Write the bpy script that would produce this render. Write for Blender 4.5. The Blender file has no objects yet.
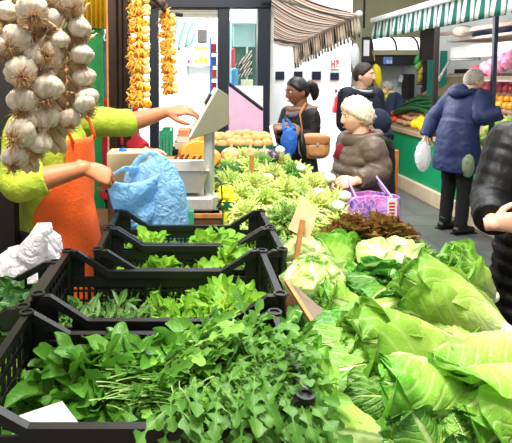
import bpy, bmesh, math, random
import numpy as np
from mathutils import Vector, Matrix, noise, Euler
PI = math.pi
R = math.radians
SC = bpy.context.scene
COL = SC.collection

# ------------------------------------------------------------------ camera
FOC, VPX, VPY, PITCH, EYE = 520.0, 187.0, 75.0, R(4.0), 1.63
cd = bpy.data.cameras.new('camera')
cam = bpy.data.objects.new('camera', cd)
COL.objects.link(cam)
cam.location = (0, 0, EYE)
cam.rotation_euler = (PI / 2 - PITCH, 0, 0)
cd.sensor_width = 36
cd.lens = FOC / 512 * 36
PPY = VPY + FOC * math.tan(PITCH)
cd.shift_x = (256 - VPX) / 512
cd.shift_y = -(221.5 - PPY) / 512
cd.clip_start = 0.05
SC.camera = cam


def P(px, py, d):
    """point seen at pixel (px, py) of the photo at depth d (metres along +Y)"""
    xn, yn = (px - VPX) / FOC, (PPY - py) / FOC
    fw = math.cos(PITCH) + yn * math.sin(PITCH)
    up = -math.sin(PITCH) + yn * math.cos(PITCH)
    k = d / fw
    return Vector((xn * k, d, EYE + up * k))


def PZ(px, py, z):
    """point seen at pixel (px, py) on the level z"""
    a = P(px, py, 1.0)
    k = (z - EYE) / (a.z - EYE)
    return Vector((a.x * k, k, z))


# ------------------------------------------------------------------ materials
def lin(c):
    c = c / 255.0
    return c / 12.92 if c <= 0.04045 else ((c + 0.055) / 1.055) ** 2.4


def rgb(r, g, b):
    return (lin(r), lin(g), lin(b), 1.0)


def nmat(name):
    m = bpy.data.materials.new(name)
    m.use_nodes = True
    nt = m.node_tree
    return m, nt, nt.nodes['Principled BSDF']


def mat(name, c, rough=0.6, metal=0.0, var=0.12, scale=18.0, bump=0.0, bscale=60.0, spec=0.4, coat=0.0, alpha=1.0, trans=0.0, sheen=0.0):
    """principled material whose colour wanders a little with 3D noise"""
    m, nt, b = nmat(name)
    b.inputs['Roughness'].default_value = rough
    b.inputs['Metallic'].default_value = metal
    b.inputs['Specular IOR Level'].default_value = spec
    b.inputs['Coat Weight'].default_value = coat
    b.inputs['Alpha'].default_value = alpha
    b.inputs['Transmission Weight'].default_value = trans
    b.inputs['Sheen Weight'].default_value = sheen
    tc = nt.nodes.new('ShaderNodeTexCoord')
    if var > 0:
        n = nt.nodes.new('ShaderNodeTexNoise')
        n.inputs['Scale'].default_value = scale
        n.inputs['Detail'].default_value = 4
        nt.links.new(tc.outputs['Object'], n.inputs['Vector'])
        rp = nt.nodes.new('ShaderNodeValToRGB')
        rp.color_ramp.elements[0].position = 0.3
        rp.color_ramp.elements[1].position = 0.7
        rp.color_ramp.elements[0].color = tuple(x * (1 - var) for x in c[:3]) + (1,)
        rp.color_ramp.elements[1].color = tuple(min(1, x * (1 + var)) for x in c[:3]) + (1,)
        nt.links.new(n.outputs['Fac'], rp.inputs['Fac'])
        nt.links.new(rp.outputs['Color'], b.inputs['Base Color'])
    else:
        b.inputs['Base Color'].default_value = c
    if bump > 0:
        n2 = nt.nodes.new('ShaderNodeTexNoise')
        n2.inputs['Scale'].default_value = bscale
        n2.inputs['Detail'].default_value = 5
        nt.links.new(tc.outputs['Object'], n2.inputs['Vector'])
        bp = nt.nodes.new('ShaderNodeBump')
        bp.inputs['Strength'].default_value = bump
        bp.inputs['Distance'].default_value = 0.01
        nt.links.new(n2.outputs['Fac'], bp.inputs['Height'])
        nt.links.new(bp.outputs['Normal'], b.inputs['Normal'])
    return m


def leaf_mat(name, stops, vein=(235, 245, 200), vein_w=0.06, vfreq=8.0, vamt=0.35, rough=0.42, trans=0.45, hue=0.03, bump=0.5, midp=1.0):
    """leaf: colour runs along the blade (uv x), pale midrib (uv y = .5) and side veins"""
    m, nt, b = nmat(name)
    N, L = nt.nodes.new, nt.links.new
    uv = N('ShaderNodeUVMap')
    sep = N('ShaderNodeSeparateXYZ')
    L(uv.outputs['UV'], sep.inputs[0])
    tc = N('ShaderNodeTexCoord')
    ns = N('ShaderNodeTexNoise')
    ns.inputs['Scale'].default_value = 14
    ns.inputs['Detail'].default_value = 5
    L(tc.outputs['Object'], ns.inputs['Vector'])

    def math_(op, a, bb=None, c=None):
        n = N('ShaderNodeMath')
        n.operation = op
        for i, v in enumerate((a, bb, c)):
            if v is None:
                continue
            if isinstance(v, (int, float)):
                n.inputs[i].default_value = v
            else:
                L(v, n.inputs[i])
        return n.outputs[0]
    u, v = sep.outputs['X'], sep.outputs['Y']
    av = math_('ABSOLUTE', math_('SUBTRACT', v, 0.5))          # 0 at midrib, .5 at the edge
    nn = math_('SUBTRACT', ns.outputs['Fac'], 0.5)
    uu = math_('ADD', math_('ADD', u, math_('MULTIPLY', nn, 0.45)), math_('MULTIPLY', av, 0.25))
    rp = N('ShaderNodeValToRGB')
    cr = rp.color_ramp
    while len(cr.elements) < len(stops):
        cr.elements.new(0.5)
    for e, (p, c) in zip(cr.elements, stops):
        e.position = p
        e.color = rgb(*c)
    L(uu, rp.inputs['Fac'])
    # side veins
    ph = math_('MULTIPLY', math_('SUBTRACT', u, math_('MULTIPLY', av, 0.75)), vfreq * 2 * PI)
    ph = math_('ADD', ph, math_('MULTIPLY', nn, 5.0))
    sv = math_('POWER', math_('MULTIPLY', math_('ADD', math_('SINE', ph), 1.0), 0.5), 5.0)
    fine = N('ShaderNodeTexVoronoi')
    fine.feature = 'DISTANCE_TO_EDGE'
    fine.inputs['Scale'].default_value = 90
    L(tc.outputs['Object'], fine.inputs['Vector'])
    fn = N('ShaderNodeMapRange')
    fn.inputs['From Min'].default_value = 0.0
    fn.inputs['From Max'].default_value = 0.12
    fn.inputs['To Min'].default_value = 0.5
    fn.inputs['To Max'].default_value = 0.0
    L(fine.outputs['Distance'], fn.inputs['Value'])
    sv = math_('MAXIMUM', sv, math_('MULTIPLY', fn.outputs[0], 0.8))
    wid = math_('MULTIPLY', math_('SUBTRACT', 1.25, u), vein_w)
    mr = N('ShaderNodeMapRange')
    mr.interpolation_type = 'SMOOTHSTEP'
    L(av, mr.inputs['Value'])
    L(math_('MULTIPLY', wid, 0.5), mr.inputs['From Min'])
    L(math_('MULTIPLY', wid, 1.6), mr.inputs['From Max'])
    mr.inputs['To Min'].default_value = midp
    mr.inputs['To Max'].default_value = 0.0
    fac = math_('MAXIMUM', mr.outputs[0], math_('MULTIPLY', sv, vamt))
    mx = N('ShaderNodeMix')
    mx.data_type = 'RGBA'
    L(fac, mx.inputs['Factor'])
    L(rp.outputs['Color'], mx.inputs['A'])
    mx.inputs['B'].default_value = rgb(*vein)
    oi = N('ShaderNodeObjectInfo')
    hs = N('ShaderNodeHueSaturation')
    L(math_('ADD', 0.5 - hue / 2, math_('MULTIPLY', oi.outputs['Random'], hue)), hs.inputs['Hue'])
    L(math_('ADD', 0.88, math_('MULTIPLY', oi.outputs['Random'], 0.24)), hs.inputs['Value'])
    L(mx.outputs['Result'], hs.inputs['Color'])
    col = hs.outputs['Color']
    L(col, b.inputs['Base Color'])
    b.inputs['Roughness'].default_value = rough
    b.inputs['Specular IOR Level'].default_value = 0.35
    bp = N('ShaderNodeBump')
    bp.inputs['Strength'].default_value = bump
    bp.inputs['Distance'].default_value = 0.004
    L(math_('SUBTRACT', math_('MULTIPLY', nn, 1.2), fac), bp.inputs['Height'])
    L(bp.outputs['Normal'], b.inputs['Normal'])
    tr = N('ShaderNodeBsdfTranslucent')
    L(col, tr.inputs['Color'])
    ms = N('ShaderNodeMixShader')
    ms.inputs[0].default_value = trans
    L(b.outputs[0], ms.inputs[1])
    L(tr.outputs[0], ms.inputs[2])
    L(ms.outputs[0], nt.nodes['Material Output'].inputs['Surface'])
    return m


def stripe_mat(name, cols, period, axis='X', rough=0.8, uvmode=False, trans=0.2):
    """cloth with stripes: cols = [(width share, colour)...] repeated every period"""
    m, nt, b = nmat(name)
    N, L = nt.nodes.new, nt.links.new
    src = N('ShaderNodeUVMap' if uvmode else 'ShaderNodeTexCoord')
    sep = N('ShaderNodeSeparateXYZ')
    L(src.outputs['UV' if uvmode else 'Object'], sep.inputs[0])
    md = N('ShaderNodeMath')
    md.operation = 'DIVIDE'
    L(sep.outputs[axis], md.inputs[0])
    md.inputs[1].default_value = period
    fr = N('ShaderNodeMath')
    fr.operation = 'FRACT'
    L(md.outputs[0], fr.inputs[0])
    rp = N('ShaderNodeValToRGB')
    cr = rp.color_ramp
    cr.interpolation = 'CONSTANT'
    while len(cr.elements) < len(cols):
        cr.elements.new(0.5)
    p = 0.0
    for e, (w, c) in zip(cr.elements, cols):
        e.position = p
        e.color = rgb(*c)
        p += w
    L(fr.outputs[0], rp.inputs['Fac'])
    L(rp.outputs['Color'], b.inputs['Base Color'])
    b.inputs['Roughness'].default_value = rough
    tr = N('ShaderNodeBsdfTranslucent')
    L(rp.outputs['Color'], tr.inputs['Color'])
    ms = N('ShaderNodeMixShader')
    ms.inputs[0].default_value = trans
    L(b.outputs[0], ms.inputs[1])
    L(tr.outputs[0], ms.inputs[2])
    L(ms.outputs[0], nt.nodes['Material Output'].inputs['Surface'])
    return m


def film_mat(name, c, opacity=0.6, rough=0.25):
    """thin plastic film: part translucent, part clear, glossy"""
    m, nt, b = nmat(name)
    N, L = nt.nodes.new, nt.links.new
    b.inputs['Base Color'].default_value = c
    b.inputs['Roughness'].default_value = rough
    b.inputs['Specular IOR Level'].default_value = 0.7
    tr = N('ShaderNodeBsdfTranslucent')
    tr.inputs['Color'].default_value = c
    tp = N('ShaderNodeBsdfTransparent')
    tp.inputs['Color'].default_value = tuple(min(1, 0.25 + x) for x in c[:3]) + (1,)
    m1, m2 = N('ShaderNodeMixShader'), N('ShaderNodeMixShader')
    m1.inputs[0].default_value = 0.45
    L(b.outputs[0], m1.inputs[1])
    L(tr.outputs[0], m1.inputs[2])
    m2.inputs[0].default_value = opacity
    L(tp.outputs[0], m2.inputs[1])
    L(m1.outputs[0], m2.inputs[2])
    tc, n = N('ShaderNodeTexCoord'), N('ShaderNodeTexNoise')
    n.inputs['Scale'].default_value = 16
    n.inputs['Detail'].default_value = 7
    n.inputs['Distortion'].default_value = 2.5
    L(tc.outputs['Object'], n.inputs['Vector'])
    bp = N('ShaderNodeBump')
    bp.inputs['Strength'].default_value = 1.0
    bp.inputs['Distance'].default_value = 0.03
    L(n.outputs['Fac'], bp.inputs['Height'])
    L(bp.outputs['Normal'], b.inputs['Normal'])
    L(m2.outputs[0], nt.nodes['Material Output'].inputs['Surface'])
    return m


def glow_mat(name, c, strength):
    m, nt, b = nmat(name)
    b.inputs['Base Color'].default_value = c
    b.inputs['Emission Color'].default_value = c
    b.inputs['Emission Strength'].default_value = strength
    return m


# ------------------------------------------------------------------ mesh helpers
class MB:
    def __init__(s):
        s.v, s.f, s.uv = [], [], []

    def add(s, vs, fs, uvs=None):
        o = len(s.v)
        s.v.extend(tuple(p) for p in vs)
        s.f.extend(tuple(i + o for i in f) for f in fs)
        s.uv.extend(uvs if uvs is not None else [(0.0, 0.0)] * len(vs))
        return s

    def xf(s, M):
        s.v = [tuple(M @ Vector(p)) for p in s.v]
        return s

    def merge(s, o, M=None):
        vs = o.v if M is None else [tuple(M @ Vector(p)) for p in o.v]
        return s.add(vs, o.f, o.uv)

    def box(s, c, d, M=None):
        x, y, z = d[0] / 2, d[1] / 2, d[2] / 2
        vs = [(a, b, e) for e in (-z, z) for b in (-y, y) for a in (-x, x)]
        vs = [Vector(p) for p in vs]
        if M is not None:
            vs = [M @ p for p in vs]
        vs = [p + Vector(c) for p in vs]
        return s.add(vs, [(0, 2, 3, 1), (4, 5, 7, 6), (0, 1, 5, 4), (2, 6, 7, 3), (0, 4, 6, 2), (1, 3, 7, 5)])

    def span(s, a, b):
        return s.box([(a[i] + b[i]) / 2 for i in range(3)], [abs(b[i] - a[i]) for i in range(3)])

    def prism(s, pts, axis, lo, hi):
        """polygon pts (2D) extruded along axis 0/1/2"""
        n = len(pts)

        def mk(p, h):
            q = [0, 0, 0]
            o = [i for i in range(3) if i != axis]
            q[o[0]], q[o[1]], q[axis] = p[0], p[1], h
            return q
        vs = [mk(p, lo) for p in pts] + [mk(p, hi) for p in pts]
        fs = [tuple(range(n))[::-1], tuple(range(n, 2 * n))] + [(i, (i + 1) % n, n + (i + 1) % n, n + i) for i in range(n)]
        return s.add(vs, fs)

    def rings(s, rs, cap=True):
        n = len(rs[0])
        vs = [p for r in rs for p in r]
        fs = []
        for k in range(len(rs) - 1):
            for i in range(n):
                j = (i + 1) % n
                fs.append((k * n + i, k * n + j, (k + 1) * n + j, (k + 1) * n + i))
        if cap:
            fs.append(tuple(range(n))[::-1])
            fs.append(tuple((len(rs) - 1) * n + i for i in range(n)))
        return s.add(vs, fs)

    def tube(s, pts, rad, n=8, cap=True, flat=1.0):
        pts = [Vector(p) for p in pts]
        if not hasattr(rad, '__len__'):
            rad = [rad] * len(pts)
        rs, side = [], None
        for i, p in enumerate(pts):
            t = (pts[min(i + 1, len(pts) - 1)] - pts[max(i - 1, 0)])
            t = t.normalized() if t.length > 1e-9 else Vector((0, 0, 1))
            if side is None:
                side = t.orthogonal().normalized()
            else:
                side = side - t * side.dot(t)
                side = side.normalized() if side.length > 1e-6 else t.orthogonal().normalized()
            up = t.cross(side)
            rs.append([p + (side * math.cos(2 * PI * k / n) + up * (flat * math.sin(2 * PI * k / n))) * rad[i] for k in range(n)])
        return s.rings(rs, cap)

    def capsule(s, pts, rad, n=12):
        """round-ended tapered limb through pts"""
        pts = [Vector(p) for p in pts]
        P2, R2 = [], []
        t0, t1 = (pts[1] - pts[0]).normalized(), (pts[-1] - pts[-2]).normalized()
        for a in (-0.95, -0.75, -0.4):
            P2.append(pts[0] + t0 * a * rad[0])
            R2.append(rad[0] * math.sqrt(1 - a * a))
        for i in range(len(pts) - 1):
            m = 6
            for k in range(m):
                u = k / m
                P2.append(pts[i].lerp(pts[i + 1], u))
                R2.append(rad[i] + (rad[i + 1] - rad[i]) * u)
        P2.append(pts[-1])
        R2.append(rad[-1])
        for a in (0.4, 0.75, 0.95):
            P2.append(pts[-1] + t1 * a * rad[-1])
            R2.append(rad[-1] * math.sqrt(1 - a * a))
        return s.tube(P2, R2, n)

    def ell(s, c, r, nu=16, nv=10, M=None, f=None):
        vs, fs = [], []
        for j in range(nv + 1):
            th = PI * j / nv
            for i in range(nu):
                ph = 2 * PI * i / nu
                d = Vector((math.sin(th) * math.cos(ph), math.sin(th) * math.sin(ph), math.cos(th)))
                k = f(d) if f else 1.0
                p = Vector((d.x * r[0] * k, d.y * r[1] * k, d.z * r[2] * k))
                if M is not None:
                    p = M @ p
                vs.append(p + Vector(c))
        for j in range(nv):
            for i in range(nu):
                fs.append((j * nu + i, (j + 1) * nu + i, (j + 1) * nu + (i + 1) % nu, j * nu + (i + 1) % nu))
        return s.add(vs, fs)

    def lathe(s, prof, n=24, c=(0, 0, 0), f=None):
        rs = []
        for r, z in prof:
            rs.append([(c[0] + r * (f(2 * PI * i / n, z) if f else 1) * math.cos(2 * PI * i / n),
                        c[1] + r * (f(2 * PI * i / n, z) if f else 1) * math.sin(2 * PI * i / n), c[2] + z) for i in range(n)])
        return s.rings(rs)

    def mesh(s, name, m, smooth=True, off=(0, 0, 0), weld=False):
        me = bpy.data.meshes.new(name)
        o = Vector(off)
        me.from_pydata([tuple(Vector(p) - o) for p in s.v], [], s.f)
        if len(s.uv) == len(s.v) and s.uv:
            ul = me.uv_layers.new(name='UVMap')
            a = np.array(s.uv, dtype=np.float32)
            li = np.zeros(len(me.loops), dtype=np.int32)
            me.loops.foreach_get('vertex_index', li)
            ul.data.foreach_set('uv', a[li].ravel())
        if m is not None:
            me.materials.append(m)
        if smooth:
            me.polygons.foreach_set('use_smooth', [True] * len(me.polygons))
        me.validate()
        me.update()
        return me


def link(name, me, parent=None):
    o = bpy.data.objects.new(name, me)
    COL.objects.link(o)
    if parent is not None:
        o.parent = parent
    return o


def wloc(o):
    v = Vector((0, 0, 0))
    while o is not None:
        v += Vector(o.location)
        o = o.parent
    return v


def obj(name, mb, m, parent=None, smooth=True, bevel=0.0, loc=None, auto=True):
    """mb in world coordinates; the parent's origin is taken off (parents are unrotated here)"""
    if parent is not None:
        me = mb.mesh(name, m, smooth, wloc(parent))
        o = link(name, me, parent)
    else:
        if loc is None:
            a = np.array(mb.v)
            lo, hi = a.min(0), a.max(0)
            loc = ((lo[0] + hi[0]) / 2, (lo[1] + hi[1]) / 2, lo[2])
        me = mb.mesh(name, m, smooth, loc)
        o = link(name, me)
        o.location = loc
    if bevel > 0:
        b = o.modifiers.new('bevel', 'BEVEL')
        b.width = bevel
        b.segments = 2
        b.limit_method = 'ANGLE'
        b.angle_limit = R(50)
    if smooth:
        me.set_sharp_from_angle(angle=R(42)) if auto else None
    return o


def lobj(name, mb, m, parent=None, smooth=True, auto=False):
    """mb in the local coordinates of the object / its parent"""
    me = mb.mesh(name, m, smooth)
    if auto:
        me.set_sharp_from_angle(angle=R(42))
    return link(name, me, parent)


def tag(o, label, cat, group=None, kind=None):
    if label:
        o['label'] = label
    if cat:
        o['category'] = cat
    if group:
        o['group'] = group
    if kind:
        o['kind'] = kind
    return o


def thing(name, label, cat, loc=(0, 0, 0), group=None, rot=None):
    o = bpy.data.objects.new(name, None)
    COL.objects.link(o)
    o.location = loc
    o.empty_display_size = 0.05
    if rot is not None:
        o.rotation_euler = rot
    return tag(o, label, cat, group)


def struct(name, mb, m, parent=None, smooth=False, bevel=0.0):
    o = obj(name, mb, m, parent, smooth, bevel)
    if parent is None:
        o['kind'] = 'structure'
    return o


def dup(root, label, M=None, loc=None, rot=None, scale=None, group=None):
    """copy a thing and each of its parts"""
    def cp(o, par):
        c = o.copy()
        COL.objects.link(c)
        if par is not None:
            c.parent = par
        for ch in list(o.children):
            cp(ch, c)
        return c
    r = cp(root, None)
    r['label'] = label
    if group:
        r['group'] = group
    if M is not None:
        r.matrix_world = M
    if loc is not None:
        r.location = loc
    if rot is not None:
        r.rotation_euler = rot
    if scale is not None:
        r.scale = scale
    return r


def remesh(mb, voxel, smooth=4, wr=0.0, wfreq=9.0, name='body', seed=0.0):
    """fuse overlapping closed shapes into one continuous skin"""
    me = mb.mesh('tmp', None, False)
    o = link('tmp', me)
    md = o.modifiers.new('r', 'REMESH')
    md.mode = 'VOXEL'
    md.voxel_size = voxel
    if smooth:
        sm = o.modifiers.new('s', 'SMOOTH')
        sm.factor = 0.5
        sm.iterations = smooth
    dg = bpy.context.evaluated_depsgraph_get()
    dg.update()
    me2 = bpy.data.meshes.new_from_object(o.evaluated_get(dg))
    bpy.data.objects.remove(o)
    bpy.data.meshes.remove(me)
    if wr > 0:
        n = len(me2.vertices)
        co, no = np.zeros(n * 3, np.float32), np.zeros(n * 3, np.float32)
        me2.vertices.foreach_get('co', co)
        me2.vertices.foreach_get('normal', no)
        co, no = co.reshape(-1, 3), no.reshape(-1, 3)
        kk = np.zeros(n, np.float32)
        for i in range(n):
            q = Vector(co[i]) * wfreq + Vector((seed, seed * 1.7, 0))
            kk[i] = noise.noise(q) * 0.7 + (1 - abs(noise.noise(q * 1.9))) * 0.6 - 0.4
        co += no * (kk * wr)[:, None]
        me2.vertices.foreach_set('co', co.ravel())
        me2.update()
    me2.polygons.foreach_set('use_smooth', [True] * len(me2.polygons))
    me2.name = name
    return me2


rng = random.Random(7)
# ================================================================== SETTING
M = {}
M['white'] = mat('white_paint', rgb(236, 238, 238), 0.6, var=0.03, scale=3)
M['olive'] = mat('olive_plaster', rgb(150, 146, 116), 0.8, var=0.08, scale=2)
M['navy'] = mat('navy_metal', rgb(30, 38, 50), 0.4, var=0.1)
M['dark'] = mat('dark_paint', rgb(30, 27, 26), 0.6)
M['black'] = mat('black_plastic', rgb(13, 13, 15), 0.42, var=0.2, scale=30, spec=0.5)
M['brownmetal'] = mat('dark_brown_metal', rgb(44, 32, 26), 0.35, metal=0.3, var=0.15)
M['greenpaint'] = mat('green_paint', rgb(14, 150, 98), 0.45, var=0.08, scale=4)
M['teal'] = mat('teal_metal', rgb(30, 128, 112), 0.4)
M['greenpanel'] = mat('green_panel', rgb(14, 140, 72), 0.5)
M['cream'] = mat('cream_stone', rgb(206, 188, 160), 0.7, var=0.1, scale=9)
M['wood'] = mat('raw_wood', rgb(172, 116, 66), 0.65, var=0.25, scale=25)
M['darkwood'] = mat('dark_wood', rgb(92, 62, 40), 0.6, var=0.25, scale=20)
M['tan'] = mat('kraft_card', rgb(214, 184, 142), 0.75, var=0.05)
M['card'] = mat('white_card', rgb(222, 222, 224), 0.6, var=0.03)
M['steel'] = mat('brushed_steel', rgb(222, 220, 214), 0.35, metal=0.6, var=0.06, scale=40)
M['greymetal'] = mat('grey_metal', rgb(170, 172, 160), 0.4, metal=0.3, var=0.06)
M['red'] = mat('red_enamel', rgb(214, 30, 44), 0.3, var=0.05)
M['yellow'] = mat('yellow_cloth', rgb(238, 196, 40), 0.6, var=0.1)
M['pink'] = mat('pink_glass', rgb(240, 196, 226), 0.2, var=0.05)
M['paleteal'] = mat('pale_teal', rgb(168, 220, 214), 0.4, var=0.04)
M['grey'] = mat('grey_plastic', rgb(128, 128, 122), 0.5)
M['blue'] = mat('blue_plastic', rgb(40, 100, 190), 0.4)
M['greencrate'] = mat('green_crate_plastic', rgb(20, 92, 62), 0.45)


def floor_mat():
    m, nt, b = nmat('stone_paving')
    N, L = nt.nodes.new, nt.links.new
    tc, bk = N('ShaderNodeTexCoord'), N('ShaderNodeTexBrick')
    L(tc.outputs['Object'], bk.inputs['Vector'])
    bk.inputs['Scale'].default_value = 1.0
    bk.inputs['Brick Width'].default_value = 0.6
    bk.inputs['Row Height'].default_value = 0.4
    bk.inputs['Mortar Size'].default_value = 0.008
    bk.inputs['Color1'].default_value = rgb(86, 88, 86)
    bk.inputs['Color2'].default_value = rgb(97, 98, 95)
    bk.inputs['Mortar'].default_value = rgb(60, 61, 60)
    n = N('ShaderNodeTexNoise')
    n.inputs['Scale'].default_value = 5
    n.inputs['Detail'].default_value = 8
    L(tc.outputs['Object'], n.inputs['Vector'])
    mx = N('ShaderNodeMix')
    mx.data_type = 'RGBA'
    mx.blend_type = 'OVERLAY'
    mx.inputs['Factor'].default_value = 0.35
    L(bk.outputs['Color'], mx.inputs['A'])
    L(n.outputs['Fac'], mx.inputs['B'])
    L(mx.outputs['Result'], b.inputs['Base Color'])
    b.inputs['Roughness'].default_value = 0.45
    return m


struct('floor', MB().span((-4, -1.5, -0.1), (7, 11, 0)), floor_mat())
struct('wall_back', MB().span((-4, 10.8, 0), (7, 11, 5)), M['olive'])
struct('wall_right', MB().span((6.2, -1.5, 0), (6.4, 10.8, 5)), M['olive'])
struct('wall_left', MB().span((-3.6, 4.25, 0), (-0.5, 4.4, 3.6)), mat('dark_brown_wall', rgb(62, 44, 34), 0.8))

# white wall with four small vents
a, b_ = P(268, 75, 6.3), P(351, 75, 6.3)
ww = struct('wall_white', MB().span((a.x, 6.3, 0), (b_.x, 6.7, 4.2)), mat('white_wall_paint', rgb(232, 238, 240), 0.55, var=0.02, scale=2))
for k, (x0, x1, y0, y1) in enumerate(((275.5, 284.3, 71.5, 79.8), (293.9, 302.5, 71.5, 79.8), (312, 321, 71.5, 79.8), (330.3, 339, 72.8, 79.8))):
    p0, p1 = P(x0, y1, 6.29), P(x1, y0, 6.29)
    o = struct('vent_panel', MB().span((p0.x, 6.285, p0.z), (p1.x, 6.305, p1.z)), M['navy'], ww)
# fire hose sign
sg = thing('wall_sign', 'small white and red fire hose sign fixed high on the white wall', 'sign', P(335, 68, 6.285))
p0, p1 = P(330.5, 68.8, 6.28), P(339.3, 59.2, 6.28)
obj('sign_plate', MB().span((p0.x, 6.276, p0.z), (p1.x, 6.298, p1.z)), M['white'], sg, False)
g = MB()
for (x0, x1, y0, y1) in ((331.2, 332.4, 60.2, 67.6), (333.8, 334.9, 60.2, 67.6), (332.2, 334, 63.3, 64.6), (335.6, 338.6, 60.2, 61.4), (336.4, 337.5, 61, 67), (338, 338.7, 61, 64)):
    q0, q1 = P(x0, y1, 6.274), P(x1, y0, 6.274)
    g.span((q0.x, 6.270, q0.z), (q1.x, 6.277, q1.z))
obj('sign_symbol', g, M['red'], sg, False)

# fire extinguisher
c = P(335.3, 113, 6.18)
fe = thing('fire_extinguisher', 'red fire extinguisher hanging on the white wall', 'fire extinguisher', c)
h = P(335, 92, 6.18).z - c.z
obj('cylinder_body', MB().lathe([(0.0, 0), (.036, 0), (.042, .01), (.042, h * .72), (.034, h * .85), (.014, h * .93), (.014, h)], 20, c), M['red'], fe)
obj('valve', MB().box((c.x, c.y, c.z + h + .015), (.03, .03, .035)).box((c.x + .02, c.y - .01, c.z + h + .04), (.07, .015, .012)), M['black'], fe, False)
obj('hose', MB().tube([(c.x + .01, c.y - .01, c.z + h), (c.x + .05, c.y - .03, c.z + h + .02), (c.x + .055, c.y - .03, c.z + h * .6), (c.x + .048, c.y - .02, c.z + h * .3)], .008, 8), M['black'], fe)
obj('wall_bracket', MB().span((c.x - .02, c.y + .03, c.z + h * .5), (c.x + .02, 6.30, c.z + h * .6)), M['grey'], fe, False)

# ---- navy shop front behind the stall
YF = 5.0
sf = thing('shop_front', 'dark navy framed shop front behind the vegetables', 'shop front', (0.2, YF, 0))
zb = P(0, 8, YF).z
for x0, x1 in ((149, 158.5), (218, 230), (258, 271)):
    p0, p1 = P(x0, 8, YF), P(x1, 8, YF)
    obj('post', MB().span((p0.x, YF, 0), (p1.x, YF + .12, zb)), M['navy'], sf, False, bevel=.006)
p0, p1 = P(140, 8, YF), P(271, 8, YF)
obj('top_beam', MB().span((p0.x, YF - .02, zb), (p1.x, YF + .14, zb + .42)), M['navy'], sf, False, bevel=.006)
p0, p1 = P(158.5, 17, YF), P(218, 8, YF)
sh = MB()
for k in range(6):
    z0 = p0.z + (zb - p0.z) * k / 6
    sh.span((p0.x, YF + .03 + .006 * (k % 2), z0), (p1.x, YF + .1, z0 + (zb - p0.z) / 6))
obj('shutter_box', sh, M['greymetal'], sf, False)
p0, p1 = P(230, 86, YF), P(258, 8, YF)
gm, nt, bb = nmat('window_glass')
gg, tt, mm = nt.nodes.new('ShaderNodeBsdfGlossy'), nt.nodes.new('ShaderNodeBsdfTransparent'), nt.nodes.new('ShaderNodeMixShader')
gg.inputs['Roughness'].default_value = 0.03
mm.inputs[0].default_value = 0.06
nt.links.new(tt.outputs[0], mm.inputs[1])
nt.links.new(gg.outputs[0], mm.inputs[2])
nt.links.new(mm.outputs[0], nt.nodes['Material Output'].inputs['Surface'])
M['glass'] = gm
obj('pane', MB().span((p0.x, YF + .05, p0.z), (p1.x, YF + .056, zb)), gm, sf, False)
obj('lower_rail', MB().span((p0.x, YF, p0.z - .05), (p1.x, YF + .12, p0.z)), M['navy'], sf, False)
# the room behind it
struct('wall_shop_back', MB().span((-1.6, 8.2, 0), (.97, 8.35, 4)), M['white'])
struct('wall_shop_side', MB().span((.815, 5.13, 0), (.85, 8.2, 4)), M['white'])
struct('wall_shop_left', MB().span((-1.6, 5.12, 0), (-1.5, 8.2, 4)), M['white'])
# ceiling-hung strip light of the shop
t = thing('strip_light', 'white strip light under the shop ceiling behind the navy frame', 'lamp', (-.35, 6.3, 3.3))
obj('light_housing', MB().box((-.35, 6.3, 3.33), (1.2, .12, .06)), M['white'], t, False)
obj('light_tube', MB().tube([(-.93, 6.3, 3.27), (.23, 6.3, 3.27)], .025, 10), glow_mat('lit_tube', (1, 1, 1, 1), 6), t)
obj('hanger_rod', MB().tube([(-.8, 6.3, 3.36), (-.8, 6.3, 4)], .006, 6).tube([(.1, 6.3, 3.36), (.1, 6.3, 4)], .006, 6), M['grey'], t)


def pbox(x0, x1, y0, y1, d, dep):
    p0, p1 = P(x0, y1, d), P(x1, y0, d)
    return MB().span((p0.x, d, p0.z), (p1.x, d + dep, p1.z))


def rbox(name, px, d, dep, m, label, cat, group=None, bevel=.006):
    """one upright block that stands at depth d"""
    o = obj(name, pbox(*px, d, dep), m, None, False, bevel)
    return tag(o, label, cat, group)


# shelf with goods seen through the left opening
sl = thing('wall_shelf', 'white wall shelf holding packets inside the bright shop', 'shelf', P(200, 64, 7.9))
obj('board', pbox(184, 216, 63.5, 65.5, 7.85, .33), M['card'], sl, False)
for x in (188, 212):
    p = P(x, 65.5, 8.1)
    obj('bracket', MB().prism([(8.18, p.z), (7.95, p.z), (8.18, p.z - .16)], 0, p.x - .01, p.x + .01), M['grey'], sl, False)
rbox('packet', (187, 190, 59.5, 63.5, ), 7.9, .08, M['red'], 'small red packet on the shop shelf', 'packet')
for i, (x0, x1, h) in enumerate(((194, 198, 58.5), (198.5, 203, 56), (203.5, 208, 57.5))):
    rbox('packet', (x0, x1, h, 63.5), 7.9, .1, M['yellow'], ('left of the three yellow packets on the shop shelf', 'middle and tallest of the three yellow packets on the shop shelf', 'right of the three yellow packets on the shop shelf')[i], 'packet', 'yellow packets on the shelf')
mo = thing('monitor', 'dark screen hung on the white wall of the shop', 'monitor', P(202, 42, 8.1))
obj('casing', pbox(197.5, 207, 29.5, 42.5, 8.08, .12), M['black'], mo, False, .008)
obj('screen', pbox(198.3, 206.2, 30.5, 41.3, 8.074, .012), mat('screen_glass', rgb(70, 66, 64), 0.15), mo, False)
bo = thing('wall_cupboard', 'yellow and white wall box under the dark screen', 'cupboard', P(201, 50, 7.9))
obj('cupboard_body', pbox(193.5, 208.5, 44, 50, 7.9, .3), M['card'], bo, False, .008)
obj('cupboard_front', pbox(194, 208, 46.2, 49.6, 7.885, .02), M['yellow'], bo, False)
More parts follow.
